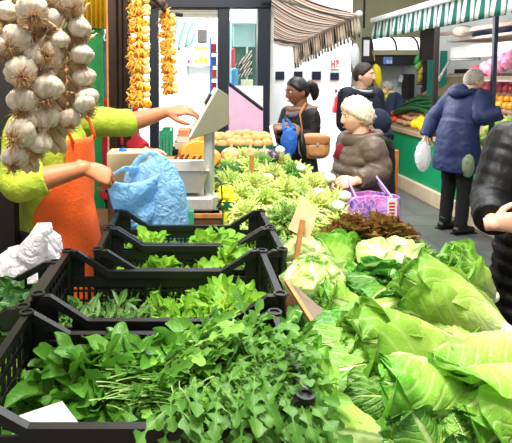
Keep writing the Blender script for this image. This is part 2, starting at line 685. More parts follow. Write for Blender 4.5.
# green and white cloth hanging in the shop
gw = stripe_mat('green_white_cloth', [(.62, (236, 244, 240)), (.38, (70, 160, 120))], 0.16, 'X', uvmode=True)
cl = MB()
vs, fs, uv = [], [], []
NU, NV = 18, 12
for j in range(NV + 1):
    for i in range(NU + 1):
        u, v = i / NU, j / NV
        p = P(172 + 24 * u + 5 * v * (1 - u), 17 + 6 * u + (34 - 14 * u) * v, 6.6)
        p.y += .05 * math.sin(u * 14) * (.3 + v)
        vs.append(p)
        uv.append((u * .5 + v * .25, v))
for j in range(NV):
    for i in range(NU):
        k = j * (NU + 1) + i
        fs.append((k, k + 1, k + NU + 2, k + NU + 1))
cl.add(vs, fs, uv)
hc = thing('hanging_cloth', 'green and white striped cloth hanging from a rail in the bright shop', 'cloth', P(185, 17, 6.6))
hcl = obj('cloth', cl, gw, hc)
hcl.modifiers.new('s', 'SOLIDIFY').thickness = .006
p0, p1 = P(168, 17, 6.6), P(200, 17, 6.6)
obj('rail', MB().tube([(p0.x, 6.6, p0.z + .02), (p1.x, 6.6, p1.z + .02)], .012, 8), M['steel'], hc)
# goods rack at the right edge of the opening
gr = thing('goods_rack', 'tall narrow rack of blue and red goods beside the navy post', 'rack', P(214, 130, 5.9))
for x in (210.6, 217.6):
    p = P(x, 130, 5.9)
    obj('upright', MB().span((p.x - .01, 5.9, 0), (p.x + .01, 5.93, P(0, 38, 5.9).z)), M['blue'], gr, False)
for k in range(4):
    obj('shelf', pbox(210.6, 217.6, 52 + k * 13, 53 + k * 13, 5.9, .22), M['grey'], gr, False)
gcols = [(200, 60, 60), (60, 110, 190), (206, 90, 60), (190, 50, 70)]
for k in range(4):
    rbox('box', (211.6, 216.6, 43.5 + k * 13, 52 + k * 13), 5.93, .15, mat('rack_goods_%d' % k, rgb(*gcols[k]), .5), ('red box on the top shelf of the narrow rack', 'blue box on the second shelf of the narrow rack', 'orange box on the third shelf of the narrow rack', 'crimson box on the lowest shelf of the narrow rack')[k], 'box', 'boxes on the narrow rack')

# behind the glass pane: a tall green cabinet with a pale teal door, striped folding tents, goods
fc = thing('tall_cabinet', 'tall green cabinet with a pale teal upper door behind the glass pane', 'cabinet', (P(247, 86, 5.9).x, 5.9, 0))
p0, p1 = P(231, 200, 5.9), P(262, 18, 5.9)
obj('cabinet_body', MB().span((p0.x, 5.9, 0), (.80, 6.3, p1.z)), mat('deep_green', rgb(22, 110, 84), .5), fc, False, .01)
obj('upper_door', pbox(233, 255.5, 24, 47, 5.87, .04), M['paleteal'], fc, False, .006)
obj('door_handle', pbox(253, 254, 32, 40, 5.84, .04), M['steel'], fc, False)
rbox('carton', (231, 257, 10.0, 23.6), 5.80, .09, M['white'], 'white box light above the pale teal door behind the glass', 'box')
tn = MB()
for k in range(3):
    q0, q1, q2 = P(234 + k * 2, 66 + k * 5, 5.74), P(252, 50 + k * 7, 5.74), P(252, 60 + k * 7, 5.74)
    tn.add([q0, q1, q2, q0 + Vector((0, .08, -.03)), q1 + Vector((0, .08, 0)), q2 + Vector((0, .08, 0))], [(0, 1, 2), (5, 4, 3), (0, 3, 4, 1), (1, 4, 5, 2), (2, 5, 3, 0)], [(0, .0), (.3, .1), (.3, .2), (0, .0), (.3, .1), (.3, .2)])
fb = thing('folded_parasol', 'striped cream and dark folded parasol fabric behind the glass pane', 'parasol', (P(244, 86, 5.74).x, 5.78, P(244, 86, 5.74).z))
obj('fabric', tn, stripe_mat('parasol_stripes', [(.5, (220, 216, 196)), (.5, (50, 74, 66))], .045, 'Y', uvmode=True), fb, False)
p = P(247, 86, 5.80)
obj('pole', MB().tube([(p.x, 5.83, p.z - .4), (p.x, 5.83, P(0, 46, 5.8).z)], .012, 8), M['steel'], fb)
rbox('display_bench', (231, 258, 86, 170), 5.55, .3, mat('pale_bench', rgb(214, 214, 210), .5), 'pale display bench behind the lower half of the glass pane', 'bench')
rbox('bag', (231, 238.5, 68, 86), 5.58, .1, mat('blue_bag_cloth', rgb(50, 150, 200), .5), 'bright blue bag standing behind the glass pane', 'bag', bevel=.03)
rbox('bag', (231, 235.5, 48, 86), 5.70, .08, mat('crimson_bag', rgb(190, 60, 80), .5), 'tall crimson bag standing behind the glass pane', 'bag', bevel=.03)
rbox('notice', (241, 253, 79.5, 86), 5.6, .02, mat('pale_notice', rgb(206, 220, 190), .6), 'pale green notice card standing behind the glass pane', 'notice')

# pink deli counter with slanted glass
dc = thing('deli_counter', 'deli counter with a slanted pink glass front behind the potatoes', 'display counter', (P(247, 140, 4.75).x, 4.8, 0))
q = [P(229, 86, 4.72), P(263, 112, 4.72), P(263, 142, 4.72), P(229, 142, 4.72)]
obj('pink_glass_front', MB().prism([(v.x, v.z) for v in q], 1, 4.72, 4.76), M['pink'], dc, False)
obj('counter_body', MB().span((q[3].x, 4.78, 0), (q[2].x + .02, 4.97, q[3].z + .06)), M['white'], dc, False, .01)
obj('glass_edge', MB().tube([q[0] + Vector((0, .01, .02)), q[1] + Vector((0, .01, .02))], .016, 8), M['navy'], dc)
q2 = [P(229, 86, 4.78), P(263, 86, 4.78), P(263, 112, 4.78)]
obj('white_back', MB().prism([(v.x, v.z) for v in q2], 1, 4.78, 4.82), M['white'], dc, False)

# ---- brown striped awning of the shop
A, B, C_, D = P(359, 14, 4.7), P(293, 46, 5.95), P(262, 34, 5.95), P(262, -26, 4.7)
aw = thing('striped_awning', 'faded brown black and cream striped awning with a fringed edge', 'awning', (B + A) / 2)
vs, fs, uv = [], [], []
NU, NV = 40, 12
LAB = (A - B).length
for j in range(NV + 1):
    for i in range(NU + 1):
        u, v = i / NU, j / NV
        p = (C_.lerp(D, u)).lerp(B.lerp(A, u), v)
        p.z -= .05 * math.sin(PI * v) + .012 * math.sin(u * 22) * math.sin(PI * v)
        vs.append(p)
        uv.append((u * LAB + .05 * math.sin(3 * v), v))
for j in range(NV):
    for i in range(NU):
        k = j * (NU + 1) + i
        fs.append((k, k + 1, k + NU + 2, k + NU + 1))
brown = stripe_mat('brown_stripes', [(.22, (222, 206, 196)), (.15, (56, 48, 46)), (.22, (240, 230, 220)), (.08, (150, 128, 118)), (.20, (228, 214, 204)), (.13, (76, 66, 64))], .15, 'X', uvmode=True, trans=.6)
o = obj('canopy', MB().add(vs, fs, uv), brown, aw)
o.modifiers.new('s', 'SOLIDIFY').thickness = .008
vs, fs, uv = [], [], []
NU = 132
for i in range(NU + 1):
    u = i / NU
    p = B.lerp(A, u)
    s_ = (i % 6) / 6
    drop = .15 + .05 * math.sin(PI * s_) + .03 * noise.noise((u * 9, 0, 0)) + .05 * (1 - u)
    for v in (0, .33, .66, 1):
        q = p + Vector((.02 * math.sin(i * 1.05) * v + .02 * v, .02 * math.cos(i * 1.05) * v, -drop * v))
        vs.append(q)
        uv.append((u * LAB, v))
for i in range(NU):
    for j in range(3):
        k = i * 4 + j
        fs.append((k, k + 4, k + 5, k + 1))
o = obj('fringe', MB().add(vs, fs, uv), stripe_mat('fringe_stripes', [(.30, (236, 226, 210)), (.20, (74, 76, 68)), (.30, (242, 234, 222)), (.20, (150, 140, 124))], .095, 'X', uvmode=True, trans=.6), aw)
o.modifiers.new('s', 'SOLIDIFY').thickness = .006
obj('front_bar', MB().tube([B, A], .022, 10), mat('pale_pink_bar', rgb(214, 196, 188), .5), aw)
obj('end_cap', MB().ell(A, (.03, .03, .03)), M['white'], aw)
for s_ in (.15, .9):
    q = C_.lerp(D, s_)
    obj('arm', MB().tube([B.lerp(A, s_) + Vector((0, 0, -.02)), q + Vector((0, 0, -.12)), Vector((.80, q.y, q.z - .12))], .014, 8), M['grey'], aw)

# ---- behind the white wall: dark frame, olive pier, bright fridge stall
struct('trim_1', pbox(351, 362, 30, 130, 7.2, .2), mat('grey_pier', rgb(120, 118, 100), .7))
nb = thing('notice_board', 'dark upright notice frame with a pale sheet left of the bright canopy', 'notice board', P(367, 60, 8.2))
obj('frame', pbox(361, 373, 37, 62, 8.2, .08), M['dark'], nb, False, .01)
obj('sheet', pbox(363.5, 369.5, 40, 56, 8.19, .02), M['card'], nb, False)
obj('frame_post', pbox(363, 371, 62, 178, 8.22, .06), M['dark'], nb, False)
tag(obj('ceiling_rod', pbox(364, 366.6, -40, 28, 8.6, .06), M['dark'], None, False), 'dark vertical rod hanging in front of the olive wall', 'rod')
tag(obj('plastic_sheet', MB().ell(P(355, 56, 6.28), (.05, .05, .15), 16, 12, f=lambda d: 1 + .15 * noise.noise(d * 3)), film_mat('pale_film', rgb(234, 238, 238), .95)), 'pale plastic bag hung at the corner of the white wall', 'plastic bag')

YK = 9.0
st = thing('lit_stall', 'far stall with a lit white vaulted canopy and black fascia', 'stall', (P(398, 0, YK).x, YK, 0))
x0, x1 = P(372, 50, YK).x, P(424, 50, YK).x
z0, z1 = P(0, 50, YK).z, P(0, 36, YK).z
n = 10
prof = [(YK + (1 - math.cos(PI / 2 * k / n)) * .35, z0 + (z1 - z0) * math.sin(PI / 2 * k / n)) for k in range(n + 1)]
prof2 = prof + [(YK + .6, z1), (YK + .6, z0)]
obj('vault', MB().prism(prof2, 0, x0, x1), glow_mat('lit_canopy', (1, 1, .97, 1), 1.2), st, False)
for px in (372.5, 396, 418):
    xx = P(px, 50, YK).x
    obj('rib', MB().tube([(xx, y - .015, z) for y, z in prof], .018, 8), M['dark'], st)
obj('canopy_beam', MB().span((x0, YK - .03, P(0, 55, YK).z), (x1, YK + .6, z0)), mat('olive_beam', rgb(142, 138, 108), .6), st, False)
obj('fascia', MB().span((x0, YK, P(0, 65, YK).z), (x1, YK + .5, P(0, 55, YK).z)), M['dark'], st, False)
obj('fascia_sign', pbox(383.5, 392.5, 57, 64, YK - .02, .03), glow_mat('sign_blue', rgb(60, 90, 140), .7), st, False)
g = MB()
for (a0, a1, b0, b1) in ((387, 387.7, 60, 63.5), (388.5, 389.2, 60, 63.5), (387, 389.2, 60, 60.8), (390, 390.7, 60, 63.5), (391.4, 392.1, 60, 63.5), (390, 392.1, 61.6, 62.3), (390, 392.1, 60, 60.7)):
    g.merge(pbox(a0, a1, b0, b1, YK - .035, .02))
obj('sign_lettering', g, M['white'], st, False)
obj('back_panel', pbox(372, 425, 65, 130, YK + .45, .05), mat('pale_grey_tiles', rgb(196, 204, 204), .3, var=.05), st, False)
obj('counter_block', pbox(372, 425, 104, 180, YK + .05, .3), M['greenpaint'], st, False)
for px in (372.5, 423.5):
    obj('post', pbox(px - 1, px + 1, 50, 170, YK, .05), M['dark'], st, False)
tg = thing('price_tag', 'white price tag hanging on a string in the lit far stall', 'price tag', P(401, 82, YK + .3))
obj('tag_card', MB().box(P(401, 78.5, YK + .3), (.07, .006, .13), Matrix.Rotation(.3, 3, 'Y')), M['white'], tg, False)
obj('string', MB().tube([P(402, 75, YK + .3), P(403.5, 65, YK + .3)], .004, 6), M['grey'], tg)
yb = thing('yellow_sack', 'yellow sack hanging at the left of the lit far stall', 'sack', P(377, 88, YK - .12))
obj('sack_body', MB().ell(P(377, 74, YK - .12), (.075, .06, .22), 18, 14, Matrix.Rotation(-.18, 3, 'Y'), f=lambda d: 1 + .12 * noise.noise(d * 3) - .25 * max(0, d.z) ** 2), mat('yellow_mesh', rgb(240, 214, 20), .5), yb)
obj('sack_cord', MB().tube([P(374.5, 61, YK - .12), P(374, 55, YK - .05)], .006, 6), M['yellow'], yb)
for i, (px, py, r, c, nm, lb) in enumerate(((384, 92, .05, (236, 214, 110), 'melon', 'pale yellow melon on the far stall behind the man in navy'), (390, 87, .05, (240, 226, 120), 'melon', 'highest pale melon on the far stall'), (388, 97, .06, (224, 226, 90), 'melon', 'green yellow melon on the far stall'), (389, 103, .05, (236, 230, 100), 'melon', 'rightmost yellow melon on the far stall beside the stooping person'))):
    tag(obj(nm, MB().ell(P(px, py, 8.8), (r, r, r * .85), 16, 12), mat('melon_%d' % i, rgb(*c), .5)), lb, 'melon', 'melons on the far stall')
tag(obj('produce_bench', pbox(378, 391, 101, 160, 8.7, .25), M['greenpaint'], None, False), 'green bench under the melons of the far stall', 'bench')
for i, (px, py, r, c) in enumerate(((418, 66, .055, (120, 170, 60)), (421, 72, .05, (200, 160, 60)), (417, 60, .045, (40, 150, 80)), (420, 78, .05, (170, 150, 50)))):
    tag(obj('hanging_packet', MB().ell(P(px, py, 8.75), (r, .04, .09), 12, 10, Matrix.Rotation(.3, 3, 'Y')), mat('packet_%d' % i, rgb(*c), .4)), ('light green packet hanging at the right of the lit stall', 'ochre packet hanging below the light green one', 'topmost dark green packet hanging at the right of the lit stall', 'lowest olive packet in the hanging bunch')[i], 'packet', 'packets hanging by the far stall')
kn = thing('shelf_rack', 'dark tall rack with red and brown boxes left of the teal posts', 'rack', (P(428, 0, 8.6).x, 8.7, 0))
for px in (424.5, 433):
    obj('upright', pbox(px - .6, px + .6, 44, 170, 8.6, .05), M['dark'], kn, False)
for k in range(5):
    obj('shelf', pbox(424.5, 433, 62 + k * 11, 63.2 + k * 11, 8.6, .3), M['darkwood'], kn, False)
for k in range(5):
    rbox('box', (425.5, 432, 54.5 + k * 11, 62 + k * 11), 8.65, .2, mat('rack_box_%d' % k, rgb(*((120, 80, 60), (150, 120, 80), (100, 110, 90), (170, 80, 60), (160, 50, 50))[k]), .6), '%s box on the dark rack, %s' % (('brown', 'khaki', 'grey green', 'rust red', 'dark red')[k], ('on its top shelf', 'on its second shelf', 'on its third shelf', 'on its fourth shelf', 'on its lowest seen shelf')[k]), 'box', 'boxes on the dark rack')
rbox('dark_cabinet', (407, 415, 74, 100), 9.1, .25, M['dark'], 'black cabinet at the right of the lit far stall', 'cabinet')

# ================================================================== RIGHT STALL
XC = 3.1
Y0, Y1 = 3.6, 8.35
ct = thing('stall_counter', 'long green vegetable counter with cream tiled plinth along the aisle', 'counter', (XC + .5, 6, 0))
obj('front_panel', MB().span((XC, Y0, .19), (XC + .05, Y1, .80)), M['greenpaint'], ct, False)
obj('end_panel', MB().span((XC + .05, Y1 - .05, .19), (XC + 1.1, Y1, .80)), M['greenpaint'], ct, False)
obj('plinth', MB().span((XC - .05, Y0, 0), (XC + 1.1, Y1 + .02, .19)), M['cream'], ct, False, .01)
obj('lip_board', MB().span((XC - .03, Y0, .80), (XC + .02, Y1, .86)), mat('lip_wood', rgb(176, 150, 116), .6), ct, False, .008)


def SZ(x):
    return .83 + (x - XC) * .75


obj('sloping_shelf', MB().prism([(XC + .02, .80), (XC + .02, .83), (XC + 1.1, SZ(XC + 1.1)), (XC + 1.1, .80)], 1, Y0, Y1), mat('shelf_board', rgb(150, 128, 100), .7), ct, False)
struct('wall_stall_back', MB().span((4.55, Y0, 0), (4.65, 9.6, 3.0)), mat('stall_white', rgb(228, 232, 232), .5, var=.03))
bw = thing('black_box', 'small black box on the white back wall of the green stall', 'box', P(464, 74, 8.5))
rb = obj('box_case', MB().span((4.48, 8.38, P(0, 76, 8.5).z), (4.56, 8.75, P(0, 69, 8.5).z)), M['dark'], bw, False, .01)
for px, py0, nm, mm_ in ((437.5, 29, 'dark', M['dark']),):
    p = P(px, 0, 6.5)
    tag(obj('post', MB().span((p.x - .024, 6.46, .8), (p.x + .024, 6.51, 2.62)), mm_, None, False), 'dark square post carrying the green striped awning behind the blue coat', 'post')
p = P(495, 0, 5.35)
tag(obj('post', MB().span((p.x - .02, 5.3, SZ(p.x)), (p.x + .02, 5.34, 2.6)), mat('blue_grey_post', rgb(60, 70, 96), .5), None, False), 'blue grey post in front of the pink flower packets', 'post')
for px, lb in ((434, 'left teal post at the back of the green stall'), (446.5, 'right teal post at the back of the green stall')):
    p = P(px, 0, 8.0)
    tag(obj('post', MB().span((p.x - .045, 8.0, SZ(p.x) - .1), (p.x + .045, 8.05, 2.0)), M['teal'], None, False), lb, 'post', 'teal posts of the green stall')
tag(obj('cross_bar', MB().tube([P(446, 77, 7.95), P(474, 76, 7.1)], .018, 8), M['greymetal']), 'grey metal bar crossing behind the grey haired head', 'bar')
tag(obj('brace', MB().tube([P(438.5, 80, 6.6), P(450, 60, 6.9), P(480, 59, 6.6)], .02, 8), M['greymetal']), 'grey bent brace fixed to the dark awning post', 'brace')
tag(obj('hanging_board', MB().span((3.55, 5.6, P(0, 57, 6.5).z), (3.6, 7.05, P(0, 45, 6.5).z)), mat('board_white', rgb(244, 244, 240), .5, var=.02), None, False), 'long white board slung under the green striped awning', 'board')  # board in its own plain white
tag(obj('beam', MB().span((3.42, 5.0, 2.16), (3.5, 7.1, 2.2)), mat('pink_beam', rgb(190, 166, 150), .6), None, False), 'pale pinkish beam above the white hanging board', 'beam')
for i, (px, py, c, lb) in enumerate(((483, 33, (70, 84, 110), 'blue grey bundle on top of the white hanging board'), (462, 39, (150, 140, 130), 'grey brown bundle on top of the white hanging board'), (506, 36, (50, 56, 84), 'dark blue bundle right of the blue grey post'))):
    p = P(px, py, 6.9 - .4 * i)
    p.z = 2.17
    tag(obj('bundle', MB().ell(p, (.12, .16, .075), 18, 12, f=lambda d: 1 + .15 * noise.noise(d * 2 + Vector((i, 0, 0)))), mat('bundle_%d' % i, rgb(*c), .7)), lb, 'bundle', 'bundles stored above the green stall')
tag(obj('store_shelf', MB().span((3.52, 5.4, 2.07), (4.5, 7.1, 2.10)), mat('store_board', rgb(190, 180, 170), .7), None, False), 'store shelf carrying bundles above the white hanging board', 'shelf')

tag(obj('blackboard', MB().span((P(423, 0, 7.3).x, 7.3, P(0, 60, 7.3).z), (P(436, 0, 7.3).x, 7.36, 2.52)), M['dark'], None, False), 'dark board under the green awning left of its post', 'board')
tag(obj('beam', MB().span((3.3, 5.6, 2.27), (3.4, 7.3, 2.36)), M['dark'], None, False), 'dark beam directly below the green striped awning', 'beam')
# green and white awning
ZA, XA = 2.35, 2.53
ga = thing('green_awning', 'green and white striped awning with scalloped valance over the right stall', 'awning', (XA, 5.2, ZA))
gws = stripe_mat('green_white_stripes', [(.55, (240, 246, 244)), (.45, (24, 120, 106))], .115, 'Y', rough=.7, trans=.25)
ya, yb_ = 2.9, 7.12
vs, fs = [], []
NU = 60
for j in range(9):
    for i in range(NU + 1):
        v, u = j / 8, i / NU
        vs.append((XA + 1.6 * v, ya + (yb_ - ya) * u, ZA + .55 * v - .03 * math.sin(PI * v)))
for j in range(8):
    for i in range(NU):
        k = j * (NU + 1) + i
        fs.append((k, k + 1, k + NU + 2, k + NU + 1))
o = obj('canopy', MB().add(vs, fs), gws, ga)
o.modifiers.new('s', 'SOLIDIFY').thickness = .006
vs, fs = [], []
NU = 336
for i in range(NU + 1):
    y = ya + (yb_ - ya) * i / NU
    drop = .215 + .03 * abs(math.sin(PI * (y / .23)))
    for v in (0, .25, .5, .75, 1):
        vs.append((XA + .018 * math.sin(y * 2 * PI / .23) * v - .02 * v, y, ZA - drop * v))
for i in range(NU):
    for j in range(4):
        k = i * 5 + j
        fs.append((k, k + 5, k + 6, k + 1))
o = obj('valance', MB().add(vs, fs), gws, ga)
o.modifiers.new('s', 'SOLIDIFY').thickness = .005
obj('front_rail', MB().span((XA - .04, ya, ZA - .02), (XA + .03, yb_ + .03, ZA + .045)), M['white'], ga, False, .012)
for y in (3.4, 6.6):
    obj('arm', MB().tube([(XA, y, ZA), (XA + .8, y, ZA - .02), (XA + 1.6, y, ZA + .5)], .02, 8), M['grey'], ga)

# produce on the sloping shelf
def veg_ball(name, label, cat, group, x, y, r, m, sq=.9, lift=.8, f=None):
    p = Vector((x, y, SZ(x) + r * lift))
    return tag(obj(name, MB().ell(p, (r, r, r * sq), 14, 10, f=f), m), label, cat, group)


def ordn(k):
    return ('first', 'second', 'third', 'fourth', 'fifth', 'sixth', 'seventh', 'eighth', 'ninth', 'tenth', 'eleventh', 'twelfth', 'thirteenth', 'fourteenth', 'fifteenth', 'sixteenth', 'seventeenth', 'eighteenth', 'nineteenth', 'twentieth')[k]


def patch(name, cat, plural, x0, x1, y0, y1, nx, ny, r, m, color, where, sq=.9, f=None, jit=.25):
    for ix in range(nx):
        for iy in range(ny):
            x = x0 + (x1 - x0) * (ix + .5) / nx + rng.uniform(-jit, jit) * r
            y = y0 + (y1 - y0) * (iy + .5) / ny + rng.uniform(-jit, jit) * r
            row = 'front row' if ix == 0 else ('back row' if ix == nx - 1 else '%s row up' % ordn(ix))
            lb = '%s %s %s, %s, %s from the far end' % (color, cat, where, row, ordn(ny - 1 - iy))
            veg_ball(name, lb, cat, plural, x, y, r * rng.uniform(.9, 1.1), m, sq, .8, f)


patch('tomato', 'tomato', 'tomatoes on the green counter', 3.16, 3.44, 7.95, 8.3, 3, 3, .05, mat('tomato_skin', rgb(226, 74, 50), .25, var=.06), 'red', 'beside the leeks')
patch('mushroom', 'mushroom', 'brown mushrooms on the green counter', 3.15, 3.4, 7.32, 7.85, 3, 6, .045, mat('mushroom_skin', rgb(196, 148, 104), .6), 'brown', 'below the leeks', .75)
patch('yellow_pepper', 'pepper', 'yellow peppers on the green counter', 3.14, 3.50, 6.80, 7.28, 4, 4, .058, mat('pepper_skin', rgb(246, 204, 30), .25, var=.06), 'yellow', 'left of the blue coat', 1.0, lambda d: 1 + .08 * math.cos(4 * math.atan2(d.y, d.x)))
patch('lettuce', 'lettuce', 'small green lettuces on the green counter', 3.12, 3.45, 4.5, 5.7, 3, 8, .075, mat('far_lettuce', rgb(160, 196, 70), .5, var=.3, scale=40, bump=1.0), 'green', 'under the blue sleeve', .75, lambda d: 1 + .2 * noise.noise(d * 4))
patch('orange', 'orange', 'oranges on the upper shelf', 3.6, 3.78, 5.75, 6.35, 2, 5, .05, mat('orange_skin', rgb(248, 166, 50), .4, var=.05, bump=.2, bscale=200), 'orange', 'above the blue sleeve')
patch('red_onion', 'onion', 'red onions on the upper shelf', 3.84, 4.1, 5.5, 6.9, 3, 11, .05, mat('onion_skin', rgb(178, 70, 84), .35, var=.3, scale=14), 'red', 'above the oranges', 1.0)
patch('tomato', 'tomato', 'tomatoes at the near end of the counter', 3.13, 3.25, 4.9, 5.2, 1, 3, .05, bpy.data.materials['tomato_skin'], 'red orange', 'beside the black coat', .9)
lk = bpy.data.materials.new('x')
bpy.data.materials.remove(lk)
leekm = mat('leek_green', rgb(24, 84, 44), .4, var=.3, scale=6)
for i in range(16):
    x = 3.2 + .035 * (i % 8) + rng.uniform(-.01, .01)
    ya_ = 8.15 - .05 * (i % 3)
    zl = .05 + .05 * (i // 8)
    pts, rr = [], []
    for k in range(9):
        u = k / 8
        xx = x + .04 * math.sin(u * 3 + i)
        pts.append((xx + .12 * u, ya_ - 1.25 * u, SZ(xx + .1 * u) + zl + .10 * math.sin(PI * u) + .03 * rng.random()))
        rr.append(.022 + .004 * u)
    tag(obj('leek', MB().tube(pts, rr, 8, flat=.8), leekm), 'dark green leek in the pile above the mushrooms, %s %s' % (ordn(i % 8), 'in the lower layer' if i < 8 else 'in the upper layer'), 'leek', 'leeks on the green counter')
pinkm = mat('pink_petal', rgb(244, 150, 190), .5, var=.25, scale=30)
for i in range(9):
    px, py = 478 + i * 4.6, 73 - i * 1.9 + (2 if i % 2 else -2)
    p = P(px, py, 6.4 - .12 * i)
    tag(obj('flower_pack', MB().ell(p, (.085, .09, .075), 18, 14, f=lambda d, i=i: 1 + .22 * noise.noise(d * 3.5 + Vector((i * 3, 0, 0)))), mat('red_petal', rgb(226, 60, 84), .5, var=.2, scale=30) if i in (0, 1) else pinkm), ('red flower pack at the lower end of the flower display', 'second red flower pack in the flower display', 'pink flower pack beside the red ones', 'fourth pack in the pink flower display', 'pink flower pack in the middle of the display', 'sixth pack in the pink flower display', 'seventh pack in the pink flower display', 'eighth pack in the pink flower display', 'topmost pink flower pack of the display')[i], 'flowers', 'flower packs above the onions')
tag(obj('flower_rack', MB().prism([(P(474, 0, 6.55).x, P(0, 76, 6.5).z - .06), (P(520, 0, 5.3).x + .2, P(0, 76, 6.5).z - .06), (P(520, 0, 5.3).x + .2, 1.62), (P(520, 0, 5.3).x + .12, 1.62)], 1, 5.2, 6.5), mat('rack_pale', rgb(206, 196, 190), .7), None, False), 'pale sloping rack behind the pink flower packs', 'rack')
# ================================================================== PEOPLE
def gs(x, s):
    return math.exp(-(x / s) ** 2)


def head_geo(mb, Mx, k=1.0):
    def shape(d):
        p = Vector((d.x * .073, d.y * .094, d.z * .115))
        if p.z < 0:
            t = (-p.z / .115) ** 1.3
            p.x *= 1 - .30 * t
            if p.y < 0:
                p.y *= 1 - .5 * t
        if d.y > 0:
            x, z = p.x, p.z
            if -.048 < z < .03:
                pr = (.03 - z) / .062 if z > -.032 else max(0, (z + .048) / .016)
                p.y += .024 * pr * gs(x, .011 + .006 * pr)
            p.y -= .011 * gs(abs(x) - .032, .015) * gs(z - .010, .012)
            p.y += .005 * gs(z - .034, .010) * gs(x, .05)
            p.y += .006 * gs(x, .022) * gs(z + .060, .007) + .006 * gs(x, .020) * gs(z + .074, .007)
            p.y -= .004 * gs(x, .024) * gs(z + .067, .003)
            p.y += .010 * gs(x, .02) * gs(z + .098, .018)
            p.x += .004 * math.copysign(gs(abs(x) - .05, .02) * gs(z + .02, .03), x)
        return p
    nu, nv = 56, 44
    vs, fs = [], []
    for j in range(nv + 1):
        th = PI * j / nv
        for i in range(nu):
            ph = 2 * PI * i / nu
            d = Vector((math.sin(th) * math.cos(ph), math.sin(th) * math.sin(ph), math.cos(th)))
            vs.append(Mx @ (shape(d) * k))
    for j in range(nv):
        for i in range(nu):
            fs.append((j * nu + i, (j + 1) * nu + i, (j + 1) * nu + (i + 1) % nu, j * nu + (i + 1) % nu))
    mb.add(vs, fs)
    e = MB()
    for s in (-1, 1):
        e.ell((s * .075, -.012, -.012), (.010, .020, .032), 12, 10, Matrix.Rotation(s * .25, 3, 'Z'))
    e.v = [tuple(Vector(p) * k) for p in e.v]
    mb.merge(e, Mx)


def hair_geo(Mx, k, thick, mask, amp=.004, fr=30, seed=0, curl=False, nu=56, nv=44):
    mb = MB()

    def f(d):
        m = max(-1, min(1, mask(d) * 5))
        m = m * .5 + .5
        m = m * m * (3 - 2 * m)
        q = Vector((d.x * .077, d.y * .097, d.z * .118))
        if q.z < 0:
            q.x *= 1 - .26 * (-d.z) ** 1.3
            if q.y < 0:
                q.y *= 1 - .40 * (-d.z) ** 1.3
        nz = noise.noise(d * fr * .1 + Vector((seed, 0, 0)))
        if curl:
            nz = abs(noise.noise(d * fr * .16 + Vector((seed, 0, 0)))) * 2.2 - .4 + .5 * noise.noise(d * fr * .4)
        return q * (.90 + .10 * m) + d * ((thick + amp * nz) * m)
    vs, fs = [], []
    for j in range(nv + 1):
        th = PI * j / nv
        for i in range(nu):
            ph = 2 * PI * i / nu
            d = Vector((math.sin(th) * math.cos(ph), math.sin(th) * math.sin(ph), math.cos(th)))
            vs.append(Mx @ (f(d) * k))
    for j in range(nv):
        for i in range(nu):
            fs.append((j * nu + i, (j + 1) * nu + i, (j + 1) * nu + (i + 1) % nu, j * nu + (i + 1) % nu))
    return mb.add(vs, fs)


def hand_geo(mb, wrist, dirv, back, side, curl=.4, k=1.0, spread=0.0, thumb_in=.3):
    """five-fingered hand; back = direction the back of the hand faces; side = +1 if the thumb lies at +x of (dir, back) frame"""
    y = dirv.normalized()
    z = (back - y * back.dot(y)).normalized()
    x = y.cross(z)
    F = Matrix((x, y, z)).transposed()

    def T(a, b, c):
        return wrist + F @ (Vector((a * side, b, c)) * k)
    rs = []
    for b, rx, rz, off in ((-.03, .026, .020, 0), (.0, .026, .018, 0), (.03, .035, .019, .003), (.06, .041, .017, .002), (.085, .041, .014, 0), (.096, .036, .009, 0)):
        rs.append([wrist + F @ (Vector((off * side + rx * math.cos(2 * PI * i / 18), b, rz * math.sin(2 * PI * i / 18))) * k) for i in range(18)])
    mb.rings(rs)
    for i, (bx, by, ln) in enumerate(((.031, .086, .070), (.0105, .091, .079), (-.0105, .088, .073), (-.031, .080, .057))):
        a = 0.0
        p = Vector((bx, by, 0))
        pts = [T(p.x, p.y - .02, p.z), T(*p)]
        fan = (bx / .031) * (.10 + spread)
        c = curl * (1 + .12 * i)
        for seg, bend in ((.46, 1.0), (.30, 1.15), (.24, .75)):
            a += c * bend
            p = p + Vector((math.sin(fan) * math.cos(a), math.cos(fan) * math.cos(a), -math.sin(a))) * (ln * seg)
            pts.append(T(*p))
        mb.capsule(pts, [.0095 * k, .0092 * k, .0085 * k, .0078 * k, .0062 * k], 10)
    p = Vector((.022, .018, -.006))
    d1 = Vector((.80 - .5 * thumb_in, .60, -.15 - .55 * thumb_in)).normalized()
    d2 = Vector((.45 - .6 * thumb_in, .80, -.25 - .4 * thumb_in)).normalized()
    pts = [T(*p), T(*(p + d1 * .040)), T(*(p + d1 * .040 + d2 * .032)), T(*(p + d1 * .040 + d2 * .032 + (d2 + Vector((-.3, .1, -.1))).normalized() * .024))]
    mb.capsule(pts, [.014 * k, .0115 * k, .010 * k, .0075 * k], 10)


SKIN = mat('skin_light', rgb(226, 178, 150), .5, var=.08, scale=30)
SKINT = mat('skin_tanned', rgb(182, 116, 80), .5, var=.08, scale=30)
SKINB = mat('skin_brown', rgb(128, 84, 62), .45, var=.08, scale=30)
EYEW = mat('eye_white', rgb(230, 226, 220), .3, var=0)
IRIS = mat('iris_dark', rgb(40, 28, 22), .2, var=0)
LIP = mat('lip_rose', rgb(170, 84, 80), .45, var=0)


